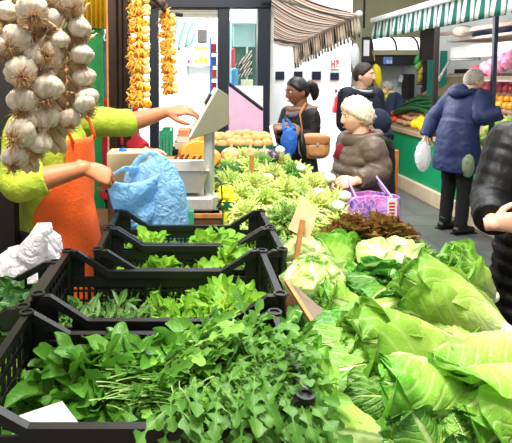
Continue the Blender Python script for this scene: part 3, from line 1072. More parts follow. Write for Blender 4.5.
class Person:
    def __init__(s, label, loc, yaw, H, skin, lean=0.0, twist=0.0, group=None, name='person'):
        s.T = thing(name, label, 'person', loc, group, (0, 0, yaw))
        s.Wm = Matrix.Translation(Vector(loc)) @ Matrix.Rotation(yaw, 4, 'Z')
        s.inv = s.Wm.inverted()
        s.k = H / 1.7
        s.lean = lean
        s.skin = skin
        s.twist = twist

    def L(s, w):
        return s.inv @ Vector(w)

    def up(s, p):
        """skeleton point (1.7 m figure) -> local, bent forward above the pelvis"""
        p = Vector(p)
        z0 = .92
        if p.z > z0 and s.lean:
            t = min(1, (p.z - z0) / .22)
            a = s.lean * (t * (.5 if t < 1 else 1)) if t < 1 else s.lean
            q = p - Vector((0, 0, z0))
            q = Matrix.Rotation(-a, 3, 'X') @ q
            p = q + Vector((0, 0, z0))
        return p * s.k

    def torso(s, mb, prof, quilt=0.0, period=.07, n=40, step=.012):
        """prof: (z, rx, ry, yoff)"""
        rs = []
        z = prof[0][0]
        zs = []
        while z < prof[-1][0]:
            zs.append(z)
            z += step
        zs.append(prof[-1][0])
        for z in zs:
            for a, b in zip(prof, prof[1:]):
                if a[0] <= z <= b[0] + 1e-9:
                    t = (z - a[0]) / max(1e-9, b[0] - a[0])
                    t2 = t * t * (3 - 2 * t) * .5 + t * .5
                    rx, ry, yo = (a[i] + (b[i] - a[i]) * t2 for i in (1, 2, 3))
                    break
            q = 1 + quilt * (abs(math.sin(PI * z / period)) - .5) * 2 if quilt else 1
            r = []
            for i in range(n):
                ca, sa = math.cos(2 * PI * i / n), math.sin(2 * PI * i / n)
                sx = math.copysign(abs(ca) ** .85, ca)
                sy = math.copysign(abs(sa) ** .85, sa)
                r.append(s.up((rx * q * sx, yo + ry * q * sy, z)))
            rs.append(r)
        mb.rings(rs)

    def sleeve(s, mb, pts, rad, quilt=0.0, period=.06):
        P2, R2 = [], []
        acc = 0
        for i in range(len(pts) - 1):
            ln = (pts[i + 1] - pts[i]).length
            m = max(3, int(ln / .01))
            for k in range(m):
                u = k / m
                r = rad[i] + (rad[i + 1] - rad[i]) * u
                q = 1 + quilt * (abs(math.sin(PI * (acc + ln * u) / period)) - .5) * 2
                P2.append(pts[i].lerp(pts[i + 1], u))
                R2.append(r * q)
            acc += ln
        P2.append(pts[-1])
        R2.append(rad[-1])
        # round the elbow
        for _ in range(5):
            Q = [P2[0]] + [(P2[i - 1] + P2[i] * 2 + P2[i + 1]) / 4 for i in range(1, len(P2) - 1)] + [P2[-1]]
            P2 = Q
        mb.tube(P2, R2, 18)
        mb.ell(pts[0], (rad[0],) * 3, 16, 10)

    def build(s, armR, armL, head_yaw=0, head_pitch=0, head_roll=0, legs=None, hands=((None,), (None,)), voxel=.0042, head_off=(0, 0, 0), headk=1.0):
        k, b = s.k, MB()
        s.sh = {1: s.up((.175, -.01, 1.385)), -1: s.up((-.175, -.01, 1.385))}
        s.arm = {1: [s.sh[1]] + [Vector(p) for p in armR], -1: [s.sh[-1]] + [Vector(p) for p in armL]}
        s.torso(b, [(.80, .15, .10, 0), (.93, .165, .12, 0), (1.05, .142, .105, 0), (1.2, .15, .11, 0), (1.33, .165, .098, -.005), (1.40, .14, .075, -.01), (1.45, .07, .06, -.01)])
        hc = s.up((0, .02, 1.582)) + Vector(head_off)
        s.hm = Matrix.Translation(hc) @ Matrix.Rotation(head_yaw, 4, 'Z') @ Matrix.Rotation(-s.lean * .6 + head_pitch, 4, 'X') @ Matrix.Rotation(head_roll, 4, 'Y')
        s.hk = k * headk
        head_geo(b, s.hm, s.hk)
        b.capsule([s.up((0, -.015, 1.42)), s.hm @ Vector((0, -.02, -.06))], [.062 * k, .054 * k], 18)
        for sd in (1, -1):
            a = s.arm[sd]
            b.capsule(a[:2], [.055 * k, .043 * k], 16)
            b.capsule([a[1], a[1].lerp(a[2], .35), a[2]], [.043 * k, .042 * k, .026 * k], 16)
            hd = hands[0 if sd == 1 else 1]
            d = Vector(hd[0]) if hd[0] is not None else (a[2] - a[1])
            back = Vector(hd[1]) if len(hd) > 1 else Vector((sd, .2, .3))
            # thumb side: for a right hand the thumb is at +x of the (dir, back) frame when the back faces away from the palm
            hand_geo(b, a[2], d, back, hd[3] if len(hd) > 3 else (-1 if sd == 1 else 1), hd[2] if len(hd) > 2 else .45, k)
        s.legs = legs or [[(.095, 0, .90), (.10, .015, .48), (.10, -.02, .09)], [(-.095, 0, .90), (-.10, .015, .48), (-.10, -.02, .09)]]
        for lg in s.legs:
            p = [Vector(q) * k for q in lg]
            b.capsule([p[0], p[1]], [.085 * k, .055 * k], 16)
            b.capsule([p[1], p[1].lerp(p[2], .3), p[2]], [.055 * k, .056 * k, .036 * k], 16)
            b.capsule([p[2] + Vector((0, -.03, -.035)) * k, p[2] + Vector((0, .13, -.055)) * k], [.036 * k, .028 * k], 12)
        s.body = link('body', remesh(b, voxel, 3), s.T)
        s.body.data.materials.append(s.skin)
        return s

    def face(s, brow=(60, 44, 36)):
        bm = mat('brow_hair', rgb(*brow), .7, var=0)
        for sd in (-1, 1):
            e = lobj('eye', MB().ell((0, 0, 0), (.0125 * s.hk, .010 * s.hk, .008 * s.hk), 12, 8), EYEW, s.T)
            e.matrix_local = s.hm @ Matrix.Translation(Vector((sd * .032, .0785, .010)) * s.hk)
            lobj('iris', MB().ell(Vector((0, .0075, 0)) * s.hk, (.006 * s.hk, .004 * s.hk, .006 * s.hk), 10, 6), IRIS, e)
            m = MB().tube([s.hm @ (Vector((sd * (.018 + .011 * i), .0945 - .004 * i * i * .5, .031 + .003 * i - .0022 * i * i)) * s.hk) for i in range(4)], [.003 * s.hk] * 4, 6)
            lobj('eyebrow', m, bm, s.T)
        lobj('lips', MB().tube([s.hm @ (Vector((-.022 + .0073 * i, .0925 - .0011 * (i - 3) ** 2, -.067)) * s.hk) for i in range(7)], [.002 * s.hk] + [.0055 * s.hk] * 5 + [.002 * s.hk], 8), LIP, s.T)
        return s

    def hair(s, m, thick=.012, mask=None, name='hair', **kw):
        mask = mask or (lambda d: min(d.z - math.copysign(abs(d.y) ** 1.4, d.y) * .85 + .0 + .08 * noise.noise(d * 6), d.z * .9 - d.y * .35 + .22))
        return lobj(name, hair_geo(s.hm, s.hk, thick, mask, **kw), m, s.T)

    def garment(s, name, prof, m, sleeves=None, pad=.02, quilt=0.0, period=.07, voxel=.007, wr=.006, wf=9, extra=None, cut=(1.0, 1.0)):
        b = MB()
        s.torso(b, prof, quilt, period)
        if sleeves:
            for sd, q in zip((1, -1), cut):
                a = s.arm[sd]
                end = a[1].lerp(a[2], q) if q >= 0 else a[0].lerp(a[1], -q)
                pts = [a[0], a[1], end] if q >= 0 else [a[0], end]
                r = [sleeves[0] * s.k, sleeves[1] * s.k, sleeves[2] * s.k] if q >= 0 else [sleeves[0] * s.k, sleeves[1] * s.k]
                s.sleeve(b, pts, r, quilt, period)
        if extra:
            extra(b)
        o = link(name, remesh(b, voxel, 2, wr, wf, name, seed=s.k * 10), s.T)
        o.data.materials.append(m)
        return o

    def trousers(s, m, pad=.016, hem=.0, name='trousers'):
        b = MB()
        s.torso(b, [(.80, .165, .115, 0), (.93, .182, .135, 0), (1.02, .165, .12, 0)])
        for lg in s.legs:
            p = [Vector(q) * s.k for q in lg]
            b.capsule([p[0], p[1]], [(.088 + pad) * s.k, (.060 + pad) * s.k], 18)
            b.tube([p[1] + (p[0] - p[1]) * .1, p[1], p[1].lerp(p[2], .5), p[2] + Vector((0, 0, -.02 + hem))], [(.060 + pad) * s.k, (.060 + pad) * s.k, (.052 + pad) * s.k, (.048 + pad) * s.k], 18)
        o = link(name, remesh(b, .008, 2, .007, 10, name), s.T)
        o.data.materials.append(m)

    def shoes(s, m):
        for lg in s.legs:
            p = Vector(lg[2]) * s.k
            b = MB()
            b.capsule([p + Vector((0, -.045, -.05)) * s.k, p + Vector((0, .06, -.048)) * s.k, p + Vector((0, .15, -.056)) * s.k], [.042 * s.k, .042 * s.k, .034 * s.k], 16)
            b.capsule([p + Vector((0, -.02, .02)) * s.k, p + Vector((0, -.02, -.05)) * s.k], [.044 * s.k, .042 * s.k], 16)
            lo = min(v[2] for v in b.v)
            b.v = [(v[0], v[1], max(v[2], .012)) for v in b.v]
            o = link('shoe', remesh(b, .007, 2, 0, 1, 'shoe'), s.T)
            o.data.materials.append(m)
            a = MB()
            a.box(p + Vector((0, .045, -.09 * s.k + .006 + (0))), (.085 * s.k, .27 * s.k, .012))
            a.v = [(v[0], v[1], max(0.0, v[2] - p.z + .09 * s.k - .0)) for v in a.v]
            lobj('sole', a, M['black'], o, False)

    def collar(s, name, m, r0=.085, r1=.075, z0=1.40, h=.07, thick=.02, yoff=.0, tilt=.25, quilt=None, wr=0):
        rs = []
        n = 28
        prof = [(r0, z0), (r0 + thick * .6, z0 + h * .3), (r1 + thick, z0 + h * .8), (r1 + thick * .5, z0 + h), (r1 - thick * .1, z0 + h * .8), (r1 - thick * .2, z0 + .1 * h)]
        for rr, z in prof:
            rs.append([s.up((rr * math.cos(2 * PI * i / n), yoff + rr * 1.05 * math.sin(2 * PI * i / n), z - tilt * rr * math.sin(2 * PI * i / n))) for i in range(n)])
        mb = MB()
        vs = [p for r in rs for p in r]
        fs = []
        for k in range(len(rs)):
            k2 = (k + 1) % len(rs)
            for i in range(n):
                j = (i + 1) % n
                fs.append((k * n + i, k * n + j, k2 * n + j, k2 * n + i))
        mb.add(vs, fs)
        if wr:
            mb.v = [tuple(Vector(v) + Vector((noise.noise(Vector(v) * 25), noise.noise(Vector(v) * 25 + Vector((9, 0, 0))), noise.noise(Vector(v) * 25 + Vector((0, 9, 0))))) * wr) for v in mb.v]
        return lobj(name, mb, m, s.T)


def fabric(name, c, rough=.8, bump=.3, bs=120, var=.15, **kw):
    return mat(name, rgb(*c), rough, var=var, scale=10, bump=bump, bscale=bs, **kw)


COAT = [(.60, .215, .165, 0), (.93, .20, .155, 0), (1.06, .185, .14, 0), (1.2, .19, .145, 0), (1.33, .20, .13, -.005), (1.40, .165, .10, -.01), (1.455, .085, .08, -.01)]


def coatp(hem, w=0.0, flare=0.0):
    p = [(hem, COAT[0][1] + w + flare, COAT[0][2] + w + flare, 0)] + [(a, b + w, c + w * .8, d) for a, b, c, d in COAT[1:]]
    p[-1] = (COAT[-1][0], COAT[-1][1] + w * .3, COAT[-1][2] + w * .3, -.01)
    return p


shoem = mat('black_shoe_leather', rgb(24, 22, 22), .35, var=.1)
blacktr = fabric('black_trousers', (15, 15, 18))

# ---- the seller in lime and orange
sel = Person('person in lime green jumper and orange apron reaching for the scale', (-.52, 2.02, 0), R(-106), 1.76, SKINT)
aR = [P(16, 186, 1.74), P(84, 168, 1.80)]
aL = [P(128, 123, 2.36), P(166, 112, 2.43)]
sel.build([sel.L(p) for p in aR], [sel.L(p) for p in aL], head_yaw=R(0), head_pitch=R(-8),
          hands=((sel.inv.to_3x3() @ Vector((.8, .25, -.35)), sel.inv.to_3x3() @ Vector((.1, -.55, .8)), .75),
                 (sel.inv.to_3x3() @ Vector((.9, .1, .12)), sel.inv.to_3x3() @ Vector((-.05, -.5, .85)), .35)))
sel.face()
sel.hair(mat('dark_hair', rgb(34, 26, 24), .6, var=.2), .022, amp=.01, fr=40)
lime = fabric('lime_jersey', (158, 176, 48), .75, .35, 90, .12)
sel.garment('jumper', coatp(.86, -.034), lime, (.068, .060, .056), cut=(.42, .12), wr=.008, wf=11)
sel.trousers(fabric('dark_trousers', (50, 52, 60)))
sel.shoes(shoem)
# apron: shell in front of the jumper
orange = fabric('orange_apron', (226, 92, 26), .75, .25, 100, .1)
vs, fs = [], []
na, nz = 26, 40
for j in range(nz + 1):
    z = .50 + (1.345 - .50) * j / nz
    if z < 1.1:
        hw, rx, ry = 1.45, .20, .165
        rx, ry = .178 + .02 * min(1, (1.1 - z) / .2), .135 + .028 * min(1, (1.1 - z) / .2)
    else:
        t = (z - 1.1) / .245
        hw, rx, ry = 1.45 - .80 * min(1, t * 1.5), .178 + .006 * t, .138
    for i in range(na + 1):
        a = PI / 2 + hw * (i / na * 2 - 1)
        w = .007 * noise.noise(Vector((a * 2.2, z * 6, 3)))
        vs.append(sel.up(((rx + w) * math.cos(a), (ry + w) * math.sin(a) + .004, z)))
for j in range(nz):
    for i in range(na):
        q = j * (na + 1) + i
        fs.append((q, q + 1, q + na + 2, q + na + 1))
ap = lobj('apron', MB().add(vs, fs), orange, sel.T)
ap.modifiers.new('s', 'SOLIDIFY').thickness = .006
for sd in (-1, 1):
    lobj('apron_strap', MB().tube([sel.up((sd * .085, .128, 1.33)), sel.up((sd * .095, .10, 1.40)), sel.up((sd * .085, .03, 1.455)), sel.up((sd * .06, -.07, 1.46))], .014, 8, flat=.4), orange, ap)

# ---- person in dark red behind the post
rd = Person('person in dark red jumper behind the dark post reaching to the right', (-.435, 3.42, 0), R(-90), 1.70, SKIN)
aR = [P(126, 139, 3.08), P(146, 152, 3.0)]
aL = [rd.Wm @ Vector((-.23, .02, 1.12)), rd.Wm @ Vector((-.20, .22, 1.05))]
rd.build([rd.L(p) for p in aR], [rd.L(p) for p in aL])
rd.face()
rd.hair(bpy.data.materials['dark_hair'], .014)
rd.garment('jumper', coatp(.84, -.022), fabric('maroon_wool', (172, 26, 40), .85, .4, 140), (.08, .068, .05), cut=(.9, .9), wr=.006)
rd.trousers(blacktr)
rd.shoes(shoem)
rd.collar('collar', fabric('bright_red_cloth', (220, 40, 40)), .09, .08, 1.40, .06, .03)

# ---- dark haired woman with blue bag
dw = Person('person with dark ponytail and black fur-hooded coat holding a blue bag', (.895, 4.14, 0), R(112), 1.61, SKINB)
aR = [P(279, 142, 4.22), P(279, 128, 3.98)]
aL = [P(312, 141, 3.96), P(288, 129, 3.84)]
dw.build([dw.L(p) for p in aR], [dw.L(p) for p in aL], head_yaw=R(-8), head_pitch=R(-8),
         hands=((dw.L(P(286, 122, 3.88)) - dw.L(P(279, 128, 3.98)), Vector((.3, .2, .9)), .7), (dw.inv.to_3x3() @ Vector((-.9, .1, .1)), Vector((-.3, .2, .9)), .6)))
dw.face((20, 16, 14))
bh = mat('black_hair', rgb(24, 20, 20), .45, var=.2)
dw.hair(bh, .010, amp=.003)
pt = MB()
for i, (y, z, r) in enumerate(((-.09, .03, .035), (-.125, .02, .045), (-.14, -.02, .042), (-.145, -.06, .033), (-.14, -.10, .018))):
    pass
pt.tube([dw.hm @ (Vector((0, y, z)) * dw.hk) for y, z in ((-.08, .04), (-.12, .045), (-.145, .02), (-.155, -.02), (-.155, -.06), (-.145, -.10))], [.02, .036, .042, .040, .03, .012], 14)
lobj('ponytail', pt, bh, dw.T)
bc = fabric('black_coat', (14, 14, 17), .7, .3, 60)
dw.garment('coat', coatp(.80, -.022), bc, (.070, .060, .050), wr=.008, cut=(.92, .92))
dw.trousers(fabric('dark_blue_trousers', (38, 42, 58)))
dw.shoes(shoem)
furm = mat('tan_fur', rgb(150, 122, 96), .9, var=.4, scale=60, bump=1.0, bscale=150)
dw.collar('fur_collar', furm, .10, .10, 1.405, .055, .03, yoff=-.03, tilt=.05, wr=.014)
dw.collar('scarf', fabric('grey_scarf', (120, 112, 124)), .075, .07, 1.39, .06, .03, yoff=.01, tilt=.4)
for sd in (1, -1):
    a = dw.arm[sd]
    d = (a[2] - a[1]).normalized()
    c = a[1].lerp(a[2], .8)
    lobj('cuff', MB().tube([c - d * .02, c + d * .02], .063 * dw.k, 16), furm, dw.T)

# ---- elderly woman
ow = Person('person with short white curly hair and taupe quilted jacket', (1.03, 3.10, 0), R(98), 1.485, SKIN)
aR = [P(342, 172, 3.30), P(335, 186, 3.10)]
aL = [P(381, 172, 2.93), P(356, 181, 2.80)]
ow.build([ow.L(p) for p in aR], [ow.L(p) for p in aL], head_yaw=R(-6), head_pitch=R(-4),
         hands=((None,), (ow.inv.to_3x3() @ Vector((-.95, .0, -.15)), ow.inv.to_3x3() @ Vector((.0, -.75, .65)), .55)))
ow.face((190, 176, 160))
ow.hair(mat('white_hair', rgb(236, 222, 196), .8, var=.22, scale=60, bump=.8, bscale=120), .024, lambda d: min(d.z * 1.0 - d.y * .62 + .14, d.z - d.y * .4 + .25), amp=.010, fr=36, curl=True)
taupe = mat('taupe_quilted_nylon', rgb(100, 87, 76), .45, var=.1, scale=8, bump=.25, bscale=40)
ow.garment('jacket', coatp(.70, .004), taupe, (.086, .072, .056), quilt=.045, period=.07, wr=.010, wf=12, cut=(.95, .93))
ow.trousers(fabric('dark_grey_skirt', (52, 50, 54)))
ow.shoes(shoem)
ow.collar('jacket_collar', taupe, .112, .105, 1.385, .095, .032, yoff=-.02, tilt=.1)
red_wool = fabric('dark_red_wool', (132, 24, 42), .9, .5, 120)
ow.collar('scarf', red_wool, .076, .072, 1.40, .07, .024, yoff=.012, tilt=.3, wr=.008)
lobj('scarf_end', MB().tube([ow.up((.0, .09, 1.40)), ow.up((.02, .115, 1.36)), ow.up((.03, .145, 1.29))], [.026, .032, .026], 12, flat=.5), red_wool, ow.T)

# ---- child in navy hood
ch = Person('person, small, in a navy hood and black jacket beside the counter', (1.575, 4.22, 0), R(70), 1.33, SKIN)
ch.build([ch.Wm.inverted() @ (ch.Wm @ Vector((.19, .03, .82))), Vector((.17, .14, .68))], [Vector((-.19, .03, .82)), Vector((-.17, .14, .68))], headk=1.12, head_pitch=R(-6))
ch.face()
navyw = fabric('navy_fleece', (24, 36, 60), .9, .4, 150)
ch.hair(navyw, .020, lambda d: d.z * .5 - d.y * .8 + .42, name='hood', amp=.004)
ch.garment('jacket', coatp(.66, .012), fabric('black_jacket', (16, 17, 22), .7), (.095, .08, .06), wr=.008)
ch.trousers(blacktr)
ch.shoes(shoem)
ch.collar('neck_warmer', navyw, .08, .085, 1.40, .08, .03)

# ---- tall man at the back
tm = Person('person with short dark hair and navy jacket standing by the white wall corner', (1.765, 5.25, 0), R(205), 1.745, SKIN)
tm.build([Vector((.24, .02, 1.15)), Vector((.16, .20, 1.0))], [Vector((-.24, .02, 1.15)), Vector((-.16, .20, 1.0))], head_yaw=R(32))
tm.face((40, 30, 26))
tm.hair(mat('brown_hair', rgb(44, 34, 30), .6, var=.2), .012, amp=.004)
nav = fabric('navy_jacket', (15, 19, 34), .7, .3, 80)
tm.garment('jacket', coatp(.78, .005), nav, (.092, .078, .06), wr=.008)
tm.trousers(blacktr)
tm.shoes(shoem)
tm.collar('jacket_collar', nav, .10, .10, 1.39, .06, .025)
tm.collar('hood_lining', fabric('pale_grey_lining', (170, 174, 180)), .078, .078, 1.40, .06, .02, tilt=.2)

# ---- man in the blue coat
f0 = PZ(449, 231, 0.0)
bm_ = Person('person with grey hair in long blue coat reaching over the green counter', (f0.x + .05, f0.y, 0), R(-72), 1.72, SKIN, lean=R(15))
bm_.build([bm_.L(P(482, 118, 5.1)), bm_.L(P(503, 112, 5.02))], [bm_.L(P(434, 118, 5.68)), bm_.L(P(425, 138, 5.66))], head_yaw=R(-14), head_pitch=R(-2),
          hands=((bm_.inv.to_3x3() @ Vector((.9, .05, -.1)), Vector((.2, .1, .9)), .4), (Vector((0, .1, -1)), Vector((-1, 0, 0)), .9)))
bm_.face((150, 140, 130))
bm_.hair(mat('grey_hair', rgb(168, 160, 152), .75, var=.2, scale=60), .010, lambda d: min(d.z * .9 - d.y * .72 + .12, d.z - d.y * .4 + .25), amp=.004)
bl = mat('blue_coat_nylon', rgb(21, 37, 80), .6, var=.12, scale=6, bump=.3, bscale=30)
bm_.garment('coat', coatp(.64, .016, .012), bl, (.10, .085, .066), quilt=.012, period=.16, wr=.012, wf=7, cut=(.93, .9))
bm_.trousers(blacktr, .012)
bm_.shoes(shoem)
bm_.collar('hood', bl, .115, .105, 1.385, .10, .05, yoff=-.055, tilt=-.25, wr=.02)
lobj('hood_tip', MB().ell(bm_.up((0, -.14, 1.45)), (.10, .07, .06), 18, 12), bl, bm_.T)

# ---- person at the right edge
bp_ = Person('person in black quilted coat at the right edge, one hand held in front', (1.50, 2.08, 0), R(168), 1.66, SKIN)
bp_.build([bp_.L(P(491, 198, 2.08)), bp_.L(P(493, 224, 1.88))], [Vector((-.24, .05, 1.1)), Vector((-.14, .22, 1.0))],
          hands=((bp_.inv.to_3x3() @ Vector((.80, -.45, .18)), bp_.inv.to_3x3() @ Vector((-.35, -.85, -.1)), .72), (None,)), voxel=.0036)
bp_.face()
bp_.hair(bpy.data.materials['brown_hair'], .016)
bq = mat('black_quilted_nylon', rgb(11, 11, 13), .5, var=.15, scale=8, bump=.25, bscale=40, spec=.3)
bp_.garment('coat', coatp(.40, .02, .03), bq, (.095, .080, .066), quilt=.026, period=.06, wr=.007, wf=10, cut=(.86, .9), voxel=.006)
bp_.trousers(blacktr)
bp_.shoes(shoem)
bp_.collar('coat_collar', bq, .11, .10, 1.385, .11, .035)

# ---- stooping person far behind the counter
sp = Person('person stooping far behind the leeks in a dark blue jacket', (3.66, 8.66, 0), R(60), 1.60, SKIN, lean=R(28))
sp.build([Vector((.2, .22, 1.0)), Vector((.14, .40, .95))], [Vector((-.2, .22, 1.0)), Vector((-.14, .40, .95))], voxel=.006)
sp.face()
sp.hair(bpy.data.materials['grey_hair'], .012)
sp.garment('jacket', coatp(.75, .005), fabric('dark_blue_jacket', (40, 56, 84)), (.09, .078, .06), voxel=.009)
sp.trousers(blacktr)
sp.shoes(shoem)


# ================================================================== BAGS CARRIED
def blob(c, r, seed, f=None, nu=40, nv=32, amp=.12, fr=2.5, M_=None):
    return MB().ell(c, r, nu, nv, M_, f=lambda d: (f(d) if f else 1) * (1 + amp * noise.noise(d * fr + Vector((seed, 0, 0))) + amp * .4 * noise.noise(d * fr * 3 + Vector((0, seed, 0)))))


def carrier(name, label, c, r, m, handle_top, seed, hw=.04, cat='bag', group=None, loc=None):
    """thin plastic carrier bag: pouch narrowing to the handles"""
    c = Vector(c)
    t = thing(name, label, cat, c - Vector((0, 0, r[2])), group)
    obj('pouch', blob(c, r, seed, lambda d: 1 - .30 * max(0, d.z) ** 1.5, amp=.14), m, t, auto=False)
    for s in (-1, 1):
        q = Vector(handle_top)
        obj('handle', MB().tube([c + Vector((s * r[0] * .55, 0, r[2] * .62)), c.lerp(q, .55) + Vector((s * hw * .7, 0, r[2] * .2)), q + Vector((s * .012, 0, 0))], [.022, .013, .010], 10, flat=.45), m, t)
    return t


bluef = film_mat('blue_film', rgb(74, 150, 238), .8, .3)
carrier('plastic_bag', 'blue plastic bag hanging from the hands of the dark haired woman', P(289, 140, 3.76), (.058, .045, .125), bluef, P(285, 119, 3.82), 3)
whitef = film_mat('white_film', rgb(246, 246, 246), .98, .35)
carrier('plastic_bag', 'white plastic bag hanging behind the blue coat', P(423, 155, 5.62), (.085, .06, .19), whitef, P(426, 136, 5.62), 5)
tag(obj('shoulder_bag', blob(P(468, 166, 5.12), (.06, .05, .12), 8, amp=.1), fabric('olive_canvas', (120, 132, 104))), 'olive bag hanging at the hip below the blue sleeve', 'bag')

# tan handbag
hbm = mat('tan_leather', rgb(196, 142, 92), .45, var=.2, scale=12, bump=.3, bscale=30)
cb = P(314, 146, 3.80)
hb = thing('handbag', 'tan leather handbag with front pocket hanging from a shoulder strap', 'handbag', cb - Vector((0, 0, .10)))
b = MB().ell(cb, (.115, .05, .095), 36, 24, f=lambda d: (1 / max(abs(d.x) ** 4 + abs(d.y) ** 4 + abs(d.z) ** 4, .2)) ** .2)
obj('bag_body', b, hbm, hb, auto=False)
obj('front_pocket', MB().ell(cb + Vector((.01, -.045, -.025)), (.07, .018, .045), 28, 18, f=lambda d: (1 / max(abs(d.x) ** 4 + abs(d.y) ** 4 + abs(d.z) ** 4, .2)) ** .2), hbm, hb, auto=False)
obj('flap', MB().ell(cb + Vector((0, -.03, .05)), (.112, .032, .04), 28, 14, f=lambda d: (1 / max(abs(d.x) ** 4 + abs(d.y) ** 4 + abs(d.z) ** 4, .2)) ** .2), mat('tan_leather_dark', rgb(178, 122, 76), .45, var=.15), hb, auto=False)
shl = dw.Wm @ dw.up((-.12, .0, 1.46))
obj('strap', MB().tube([cb + Vector((-.09, 0, .07)), P(302, 128, 3.80), P(300, 114, 3.86), shl + Vector((-.02, -.02, .03)), shl + Vector((.03, .10, .0)), cb + Vector((.10, .06, .07))], .009, 8, flat=.4), mat('strap_leather', rgb(150, 96, 56), .5), hb)
obj('buckle', MB().box(cb + Vector((.01, -.066, .02)), (.02, .008, .02)), M['steel'], hb, False)
tag(obj('folded_umbrella', MB().tube([P(302, 133, 3.72), P(302, 140, 3.71), P(303, 150, 3.70), P(305, 160, 3.70)], [.01, .022, .026, .012], 12), M['black']), 'black folded umbrella in front of the tan handbag', 'umbrella')

# patterned purple bag
pm, nt, bb = nmat('purple_print_plastic')
tc, v1, n1 = nt.nodes.new('ShaderNodeTexCoord'), nt.nodes.new('ShaderNodeTexNoise'), nt.nodes.new('ShaderNodeValToRGB')
v1.inputs['Scale'].default_value = 22
v1.inputs['Detail'].default_value = 3
v1.inputs['Distortion'].default_value = 1.2
nt.links.new(tc.outputs['Object'], v1.inputs['Vector'])
n1.color_ramp.interpolation = 'LINEAR'
els = [(.30, (86, 60, 130)), (.42, (150, 110, 190)), (.5, (206, 160, 216)), (.58, (190, 90, 170)), (.68, (130, 120, 200)), (.8, (226, 214, 236))]
while len(n1.color_ramp.elements) < len(els):
    n1.color_ramp.elements.new(.5)
for e, (p_, c_) in zip(n1.color_ramp.elements, els):
    e.position = p_
    e.color = rgb(*c_)
nt.links.new(v1.outputs['Fac'], n1.inputs['Fac'])
nt.links.new(n1.outputs['Color'], bb.inputs['Base Color'])
bb.inputs['Roughness'].default_value = .3
c = P(371, 211, 2.72)
pb = thing('shopping_bag', 'purple and pink printed plastic shopping bag held by the woman in taupe', 'bag', c - Vector((0, 0, .16)))
vs, fs = [], []
nu, nv = 44, 24
for j in range(nv + 1):
    v = j / nv
    for i in range(nu):
        a = 2 * PI * i / nu
        rx, ry = .165 * (1 - .12 * v), .075 * (1 - .35 * v ** 2)
        k = (1 / max(abs(math.cos(a)) ** 3.2 + abs(math.sin(a)) ** 3.2, .3)) ** .3
        w = 1 + .10 * noise.noise(Vector((math.cos(a) * 2, math.sin(a) * 2, v * 3)))
        vs.append(c + Vector((rx * k * w * math.cos(a), ry * k * w * math.sin(a), -.16 + .26 * v - .02 * abs(math.cos(a)) * v)))
for j in range(nv):
    for i in range(nu):
        fs.append((j * nu + i, j * nu + (i + 1) % nu, (j + 1) * nu + (i + 1) % nu, (j + 1) * nu + i))
fs.append(tuple(range(nu))[::-1])
o = obj('bag_body', MB().add(vs, fs), pm, pb, auto=False)
o.modifiers.new('s', 'SOLIDIFY').thickness = .003
hand = ow.Wm @ (ow.arm[-1][2]) + Vector((-.055, -.01, -.01))
for x0, x1, y_ in ((-.09, .10, -.05), (-.09, .10, .05)):
    obj('strap', MB().tube([c + Vector((x0, y_, .07)), c.lerp(hand, .6) + Vector((-.02, y_, 0)), hand + Vector((.01, 0, .012)) , P(372, 172, 2.86) + Vector((0, y_ * .3, 0)), c + Vector((x1, y_, .07))], .007, 8), mat('lilac_strap', rgb(186, 150, 220), .4), pb)
obj('bag_label', MB().box(P(392, 208, 2.63), (.05, .004, .10)), M['card'], pb, False)
g = MB()
for k_ in range(4):
    g.box(P(392, 203 + k_ * 3.3, 2.627), (.03, .003, .007))
obj('label_print', g, M['red'], pb, False)
# orange wooden board by the counter
wb = thing('wooden_chair', 'orange brown wooden chair behind the woman in taupe', 'chair', (P(391, 190, 4.5).x - .18, 4.65, 0))
ocw = mat('orange_wood', rgb(216, 120, 50), .5, var=.15, scale=18)
xa = P(395.5, 150, 4.5).x
for dx, dy, z in ((-.36, 0, P(0, 150, 4.5).z), (0, 0, P(0, 150, 4.5).z), (-.36, .34, .45), (0, .34, .45)):
    obj('leg', MB().span((xa + dx - .022, 4.5 + dy - .022, 0), (xa + dx + .022, 4.5 + dy + .022, z)), ocw, wb, False, .004)
obj('seat', MB().span((xa - .39, 4.47, .44), (xa + .03, 4.88, .47)), ocw, wb, False, .006)
for z in (.62, .78, .92):
    obj('back_rail', MB().span((xa - .36, 4.49, z), (xa, 4.51, z + .05)), ocw, wb, False, .004)
# ================================================================== TABLE AND CRATES
TZ = .85
tb = thing('market_table', 'long wooden market table carrying the crates and salads', 'table', (.2, 2.2, 0))
for nm, a, b in (('table_top', (-.29, .55, TZ - .03), (.80, 3.75, TZ)), ('side_top', (-1.05, .7, TZ - .03), (-.295, 1.72, TZ)), ('back_top', (-.62, 2.34, TZ - .03), (-.295, 3.0, TZ))):
    obj(nm, MB().span(a, b), M['darkwood'], tb, False, .004)
for x, y in ((-.25, .6), (.74, .6), (-.25, 2.2), (.74, 2.2), (-.25, 3.68), (.74, 3.68), (-1.0, .76), (-1.0, 1.66), (-.58, 2.4), (-.58, 2.94)):
    obj('leg', MB().span((x - .03, y - .03, 0), (x + .03, y + .03, TZ - .03)), M['darkwood'], tb, False)
skirt = fabric('green_skirt_cloth', (24, 70, 50))
obj('skirt', MB().span((.802, .56, .12), (.815, 3.74, TZ)), skirt, tb, False)

cratem = M['black']


